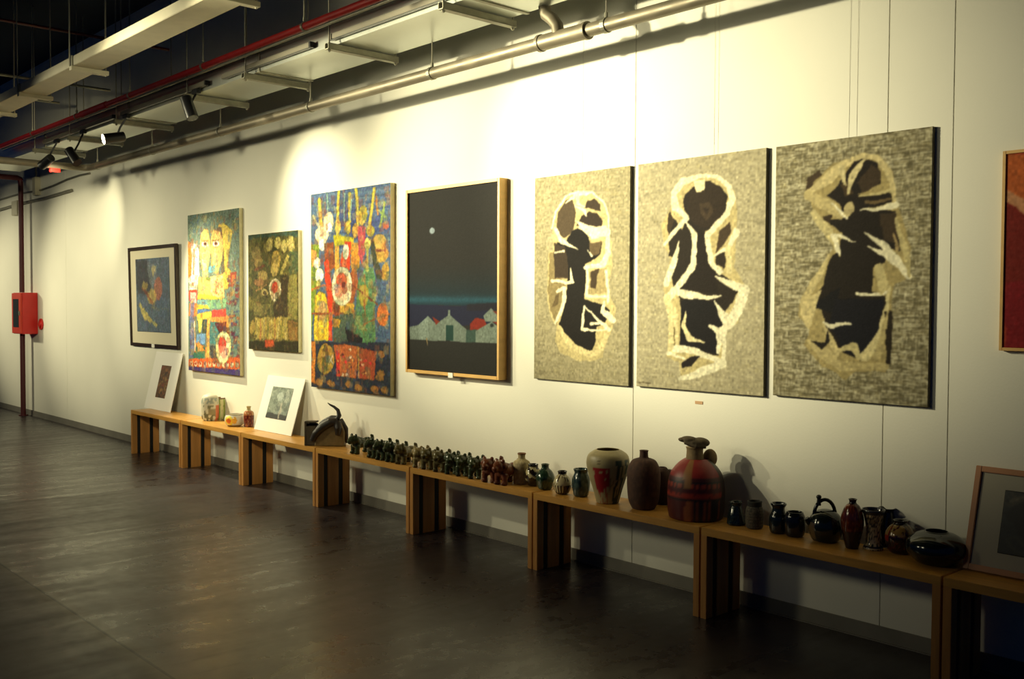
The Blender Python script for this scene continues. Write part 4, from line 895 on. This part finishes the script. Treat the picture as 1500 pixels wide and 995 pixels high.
# thin copper/electrical line on top of wall pipe
# light tracks and spots
for x0, x1, lab in ((3.14,4.40,'pale track rail on the duct side above the small figure painting'), (4.64,5.9,'pale track rail on the duct side nearest the pipe elbow'), (1.15,2.60,'pale track rail holding the downturned spotlight'), (-1.0,.95,'pale track rail holding the leftmost spotlights')):
    pass
def track(x0, x1, lab):
    r = empty('light_track', ((x0+x1)/2, YD0-.008, ZD+.035), lab, 'track', 'light tracks along the duct side'); Lh = (x1-x0)/2
    b = MB(); b.box((-Lh, -.036, -.012), (Lh, 0, .022), .002); b.build('rail', new_mat('grey_rail', (120,114,96), .5), r)
    b = MB(); b.box((-Lh, -.034, -.0145), (Lh, -.012, -.0118)); b.build('slot', M['black_metal'], r)
    b = MB(); b.box((Lh, -.037, -.013), (Lh+.02, 0, .024), .002); b.build('end_cap', M['black_metal'], r)
track(3.14, 4.40, 'pale track rail on the duct side above the small figure painting')
track(4.64, 5.9, 'pale track rail on the duct side nearest the pipe elbow')
track(1.15, 2.85, 'pale track rail holding the lit spotlight and the downturned one')
track(-1.0, .95, 'pale track rail holding the two leftmost dark spotlights')
def track_spot(x, head, direction, label, on=False, L=.185, R=.046):
    y = YD0-.023; zt = ZD+.02
    r = empty('spotlight', (x, y, zt), label, 'spotlight', 'track spotlights on the duct side')
    b = MB(); b.box((-.05,-.017,-.035), (.05,.017,0), .003); b.build('adapter', M['black_metal'], r)
    hv = Vector(head)-Vector((x, y, zt)); d = Vector(direction).normalized()
    b = MB(); b.tube([(0,0,-.03), (hv.x*.5, hv.y*.5, hv.z*.55), hv-d*L*.1], .009, 8); b.build('arm', M['black_metal'], r)
    b = MB(); b.tube([hv-d*L*.5, hv-d*L*.47, hv+d*L*.46, hv+d*L*.5], [R*.82, R*.96, R, R*.98], 28); hd_ = b.build('lamp_head', M['black_metal'], r, smooth=True)
    b = MB(); b.tube([hv+d*L*.5, hv+d*L*.505], R*.95, 28); b.build('lens', M['lens'] if on else M['lens_off'], hd_)
    return Vector(head)+d*(L*.5+.02), d
def at(u, v, y): return on_y(u, v, y)
h1 = at(68,237,-.93); h2 = at(107,229,-.95); h3 = at(167,202,-.93); h4 = at(277,158,-.93)
D1 = Vector((-.93,-.25,-.40)); D2 = Vector((.62,.22,-.72)); D3 = Vector((-.12,-.95,-.22)); D4 = Vector((.34,.1,-.75))
s1 = track_spot(h1.x+.05, h1, D1, 'leftmost black spotlight, tilted back towards the left')
s2 = track_spot(h2.x-.03, h2, D2, 'second black spotlight from the left, pointing down towards the paintings')
s3 = track_spot(h3.x+.06, h3, D3, 'lit spotlight with its glowing lens facing the room', True)
s4 = track_spot(h4.x-.06, h4, D4, 'downturned black spotlight, nearest of the four on the duct')

# red sprinkler pipe and thin conduits above the duct
def line_pipe(name, y, z, x0, x1, r_, mat, label, cat, extras=None):
    b = MB(); b.tube([(x0,y,z),(x1,y,z)], r_, 14); o = b.build(name, mat, smooth=True); return tag(o, label, cat)
r = empty('sprinkler_pipe', (0, -.925, 3.335), 'long red sprinkler pipe running above the duct', 'pipe')
b = MB(); b.tube([(-2.4,0,0),(9,0,0)], .024, 16); b.build('pipe_run', M['redpaint'], r, smooth=True)
b = MB(); b.tube([(.35,0,0),(1.0,0,0)], .03, 16); b.build('coupling', M['redpaint'], r, smooth=True)
for x in (2.97, 1.54, .22, -1.12, 4.45, 5.9):
    b = MB(); b.tube([(x,0,.03),(x,0,ZC-3.335)], .006, 8); rd = b.build('hanger_rod', M['rod'], r)
    b = MB(); b.tube([(x-.012,0,0),(x+.012,0,0)], .029, 16); b.tube([(x,0,.034),(x,0,.06)], .011, 8); b.build('pipe_clamp', M['galv_dull'], rd)
r = line_pipe('electrical_conduit', -.93, 3.292, -2.2, 9, .009, M['galv_dull'], 'thin pale conduit tucked just under the red sprinkler pipe', 'conduit')
# upper left channel
UY0, UY1, UZ = -1.86, -1.66, 3.2
r = empty('cable_trough', (0, (UY0+UY1)/2, UZ), 'wide pale cable trough crossing the top left corner', 'trough')
b = MB(); b.box((-7.5, (UY0-UY1)/2, 0), (8.5, (UY1-UY0)/2, .068), .003); b.build('trough_body', M['lightgrey'], r)
o0 = None
ul = ['short channel bracket under the pale trough, farthest of three', 'short channel bracket under the pale trough, middle of three', 'short channel bracket under the pale trough, nearest of three', 'short channel bracket under the pale trough at the top edge']
for i, (u, v) in enumerate(((2,164),(45,138),(112,98),(325,-8))):
    x = on_z(u, v, UZ).x
    q = empty('trough_hanger', (x, (UY0+UY1)/2, UZ), ul[i], 'hanger', 'hangers under the pale trough')
    b = MB(); w2 = (UY1-UY0)/2; b.box((-.025,-w2-.01,-.03), (.025,w2+.05,-.0005), .002); b.build('channel', M['lightgrey'], q)
    b = MB(); b.box((-.03,-w2-.008,0), (.03,-w2-.001,.07), .001); b.build('side_strap', M['galv_dull'], q)
    b = MB(); b.tube([(0,w2+.035,-.036),(0,w2+.035,ZC-UZ)], .006, 8); b.tube([(0,-w2-.014,0.0),(0,-w2-.014,ZC-UZ)], .005, 8); b.build('threaded_rod', M['rod'], q)
# faint ceiling lines (thin pipes across the dark ceiling)
for i, (ya, za, xa, lab) in enumerate(((-1.2,3.95,.9,'thin dark red branch pipe crossing the ceiling void'), (-1.0,3.8,-.6,'thin branch pipe crossing the ceiling void farther back'), (-1.0,3.9,-2.2,'thin branch pipe crossing the ceiling void farthest back'))):
    b = MB(); b.tube([(xa,-3.2,za),(xa,-.3,za)], .014, 10); tag(b.build('branch_pipe', M['darkred'] if i == 0 else M['galv_dull'], smooth=True), lab, 'pipe')
# dark cable ladder at far left under the ducts
r = empty('cable_ladder', (-2.4, -1.0, 3.06), 'dark cable ladder packed with cables at far left below the duct end', 'cable ladder')
b = MB(); b.box((-2.8,-.42,0), (-.7,-.40,.09)); b.box((-2.8,.10,0), (-.7,.12,.09)); b.build('side_rails', M['black_metal'], r)
for k_ in range(5):
    b = MB(); b.box((-2.7+k_*.42,-.40,.02), (-2.66+k_*.42,.10,.04)); b.build('rung', M['black_metal'], r)
for k_ in range(5):
    b = MB(); b.tube([(-2.8,-.34+k_*.09,.055),(-1.8,-.33+k_*.09,.06),(-.7,-.34+k_*.09,.055)], .02, 8); b.build('cable', M['black_metal'] if k_ % 2 else M['darkred'], r, smooth=True)
b = MB(); b.tube([(-1.2,-.41,.09),(-1.2,-.41,ZC-3.06)], .006, 8); b.tube([(-2.2,-.41,.09),(-2.2,-.41,ZC-3.06)], .006, 8); b.build('threaded_rod', M['rod'], r)

# ------------------------------------------------------------------ lights
def spot(name, loc, target, power, angle, blend=.6, col=(1,.87,.56), size=.05):
    ld = bpy.data.lights.new(name, 'SPOT'); ld.energy = power; ld.spot_size = math.radians(angle); ld.spot_blend = blend; ld.color = col; ld.shadow_soft_size = size
    o = bpy.data.objects.new(name, ld); COL.objects.link(o); o.location = loc
    o.rotation_euler = (Vector(target)-Vector(loc)).to_track_quat('-Z', 'Y').to_euler(); return o
WARM = (1, .91, .58)
# four spots on the duct
spot('spot_light', s1[0], (-1.75, 0, 2.45), 80, 66, 1, WARM, .03)
spot('spot_light', s2[0], (1.7, 0, .9), 520, 62, 1, WARM, .04)
spot('spot_light', s3[0], s3[0]+s3[1], 70, 60, .8, WARM, .03)
spot('spot_light', s4[0], (3.1, 0, 2.3), 100, 84, 1, WARM, .04)
# parallel track spots out in the room (outside the frame), then added fill spots
ROW_AND_FILL = [(-7.4,-3.4,3.0, -5.2,1.6,620,46,.15), (-4.4,-3.6,3.0, -2.6,1.6,560,46,.15), (-2.2,-3.6,3.0, .0,1.7,330,46,.08), (-.4,-3.6,3.05, 2.4,1.6,330,46,.08), (1.0,-3.6,3.0, 4.2,1.9,520,44,.08), (2.6,-3.6,3.05, 5.3,2.15,1150,44,.06), (4.0,-3.6,3.0, 6.7,2.3,1450,42,.06),
        (2.6,-5.4,2.5, 5.6,3.0,420,46,.7), (6.6,-4.3,3.1, 1.6,1.5,620,40,.25), (3.0,-5.0,3.1, -2.6,1.9,700,40,.25), (-2.0,-6.0,3.1, .5,.6,260,60,.4), (2.0,-6.0,3.1, 4.6,.9,330,56,.4), (5.2,-6.0,3.1, 7.7,1.9,100,38,.4)]  # soft fill added to lift shadows; the second lights right-facing sides from camera side
for x, y, z, tx, tz, p_w, an, sz in ROW_AND_FILL:
    spot('spot_light', (x, y, z), (tx, 0, tz), p_w, an, 1, WARM, sz)
wd = bpy.data.worlds.new('world'); S.world = wd; wd.use_nodes = True
bg = wd.node_tree.nodes['Background']; bg.inputs[0].default_value = (.08, .3, 1, 1); bg.inputs[1].default_value = .03

S.view_settings.view_transform = 'Standard'; S.view_settings.look = 'None'; S.view_settings.exposure = 0.15; S.view_settings.gamma = 1; S.view_settings.use_curve_mapping = False
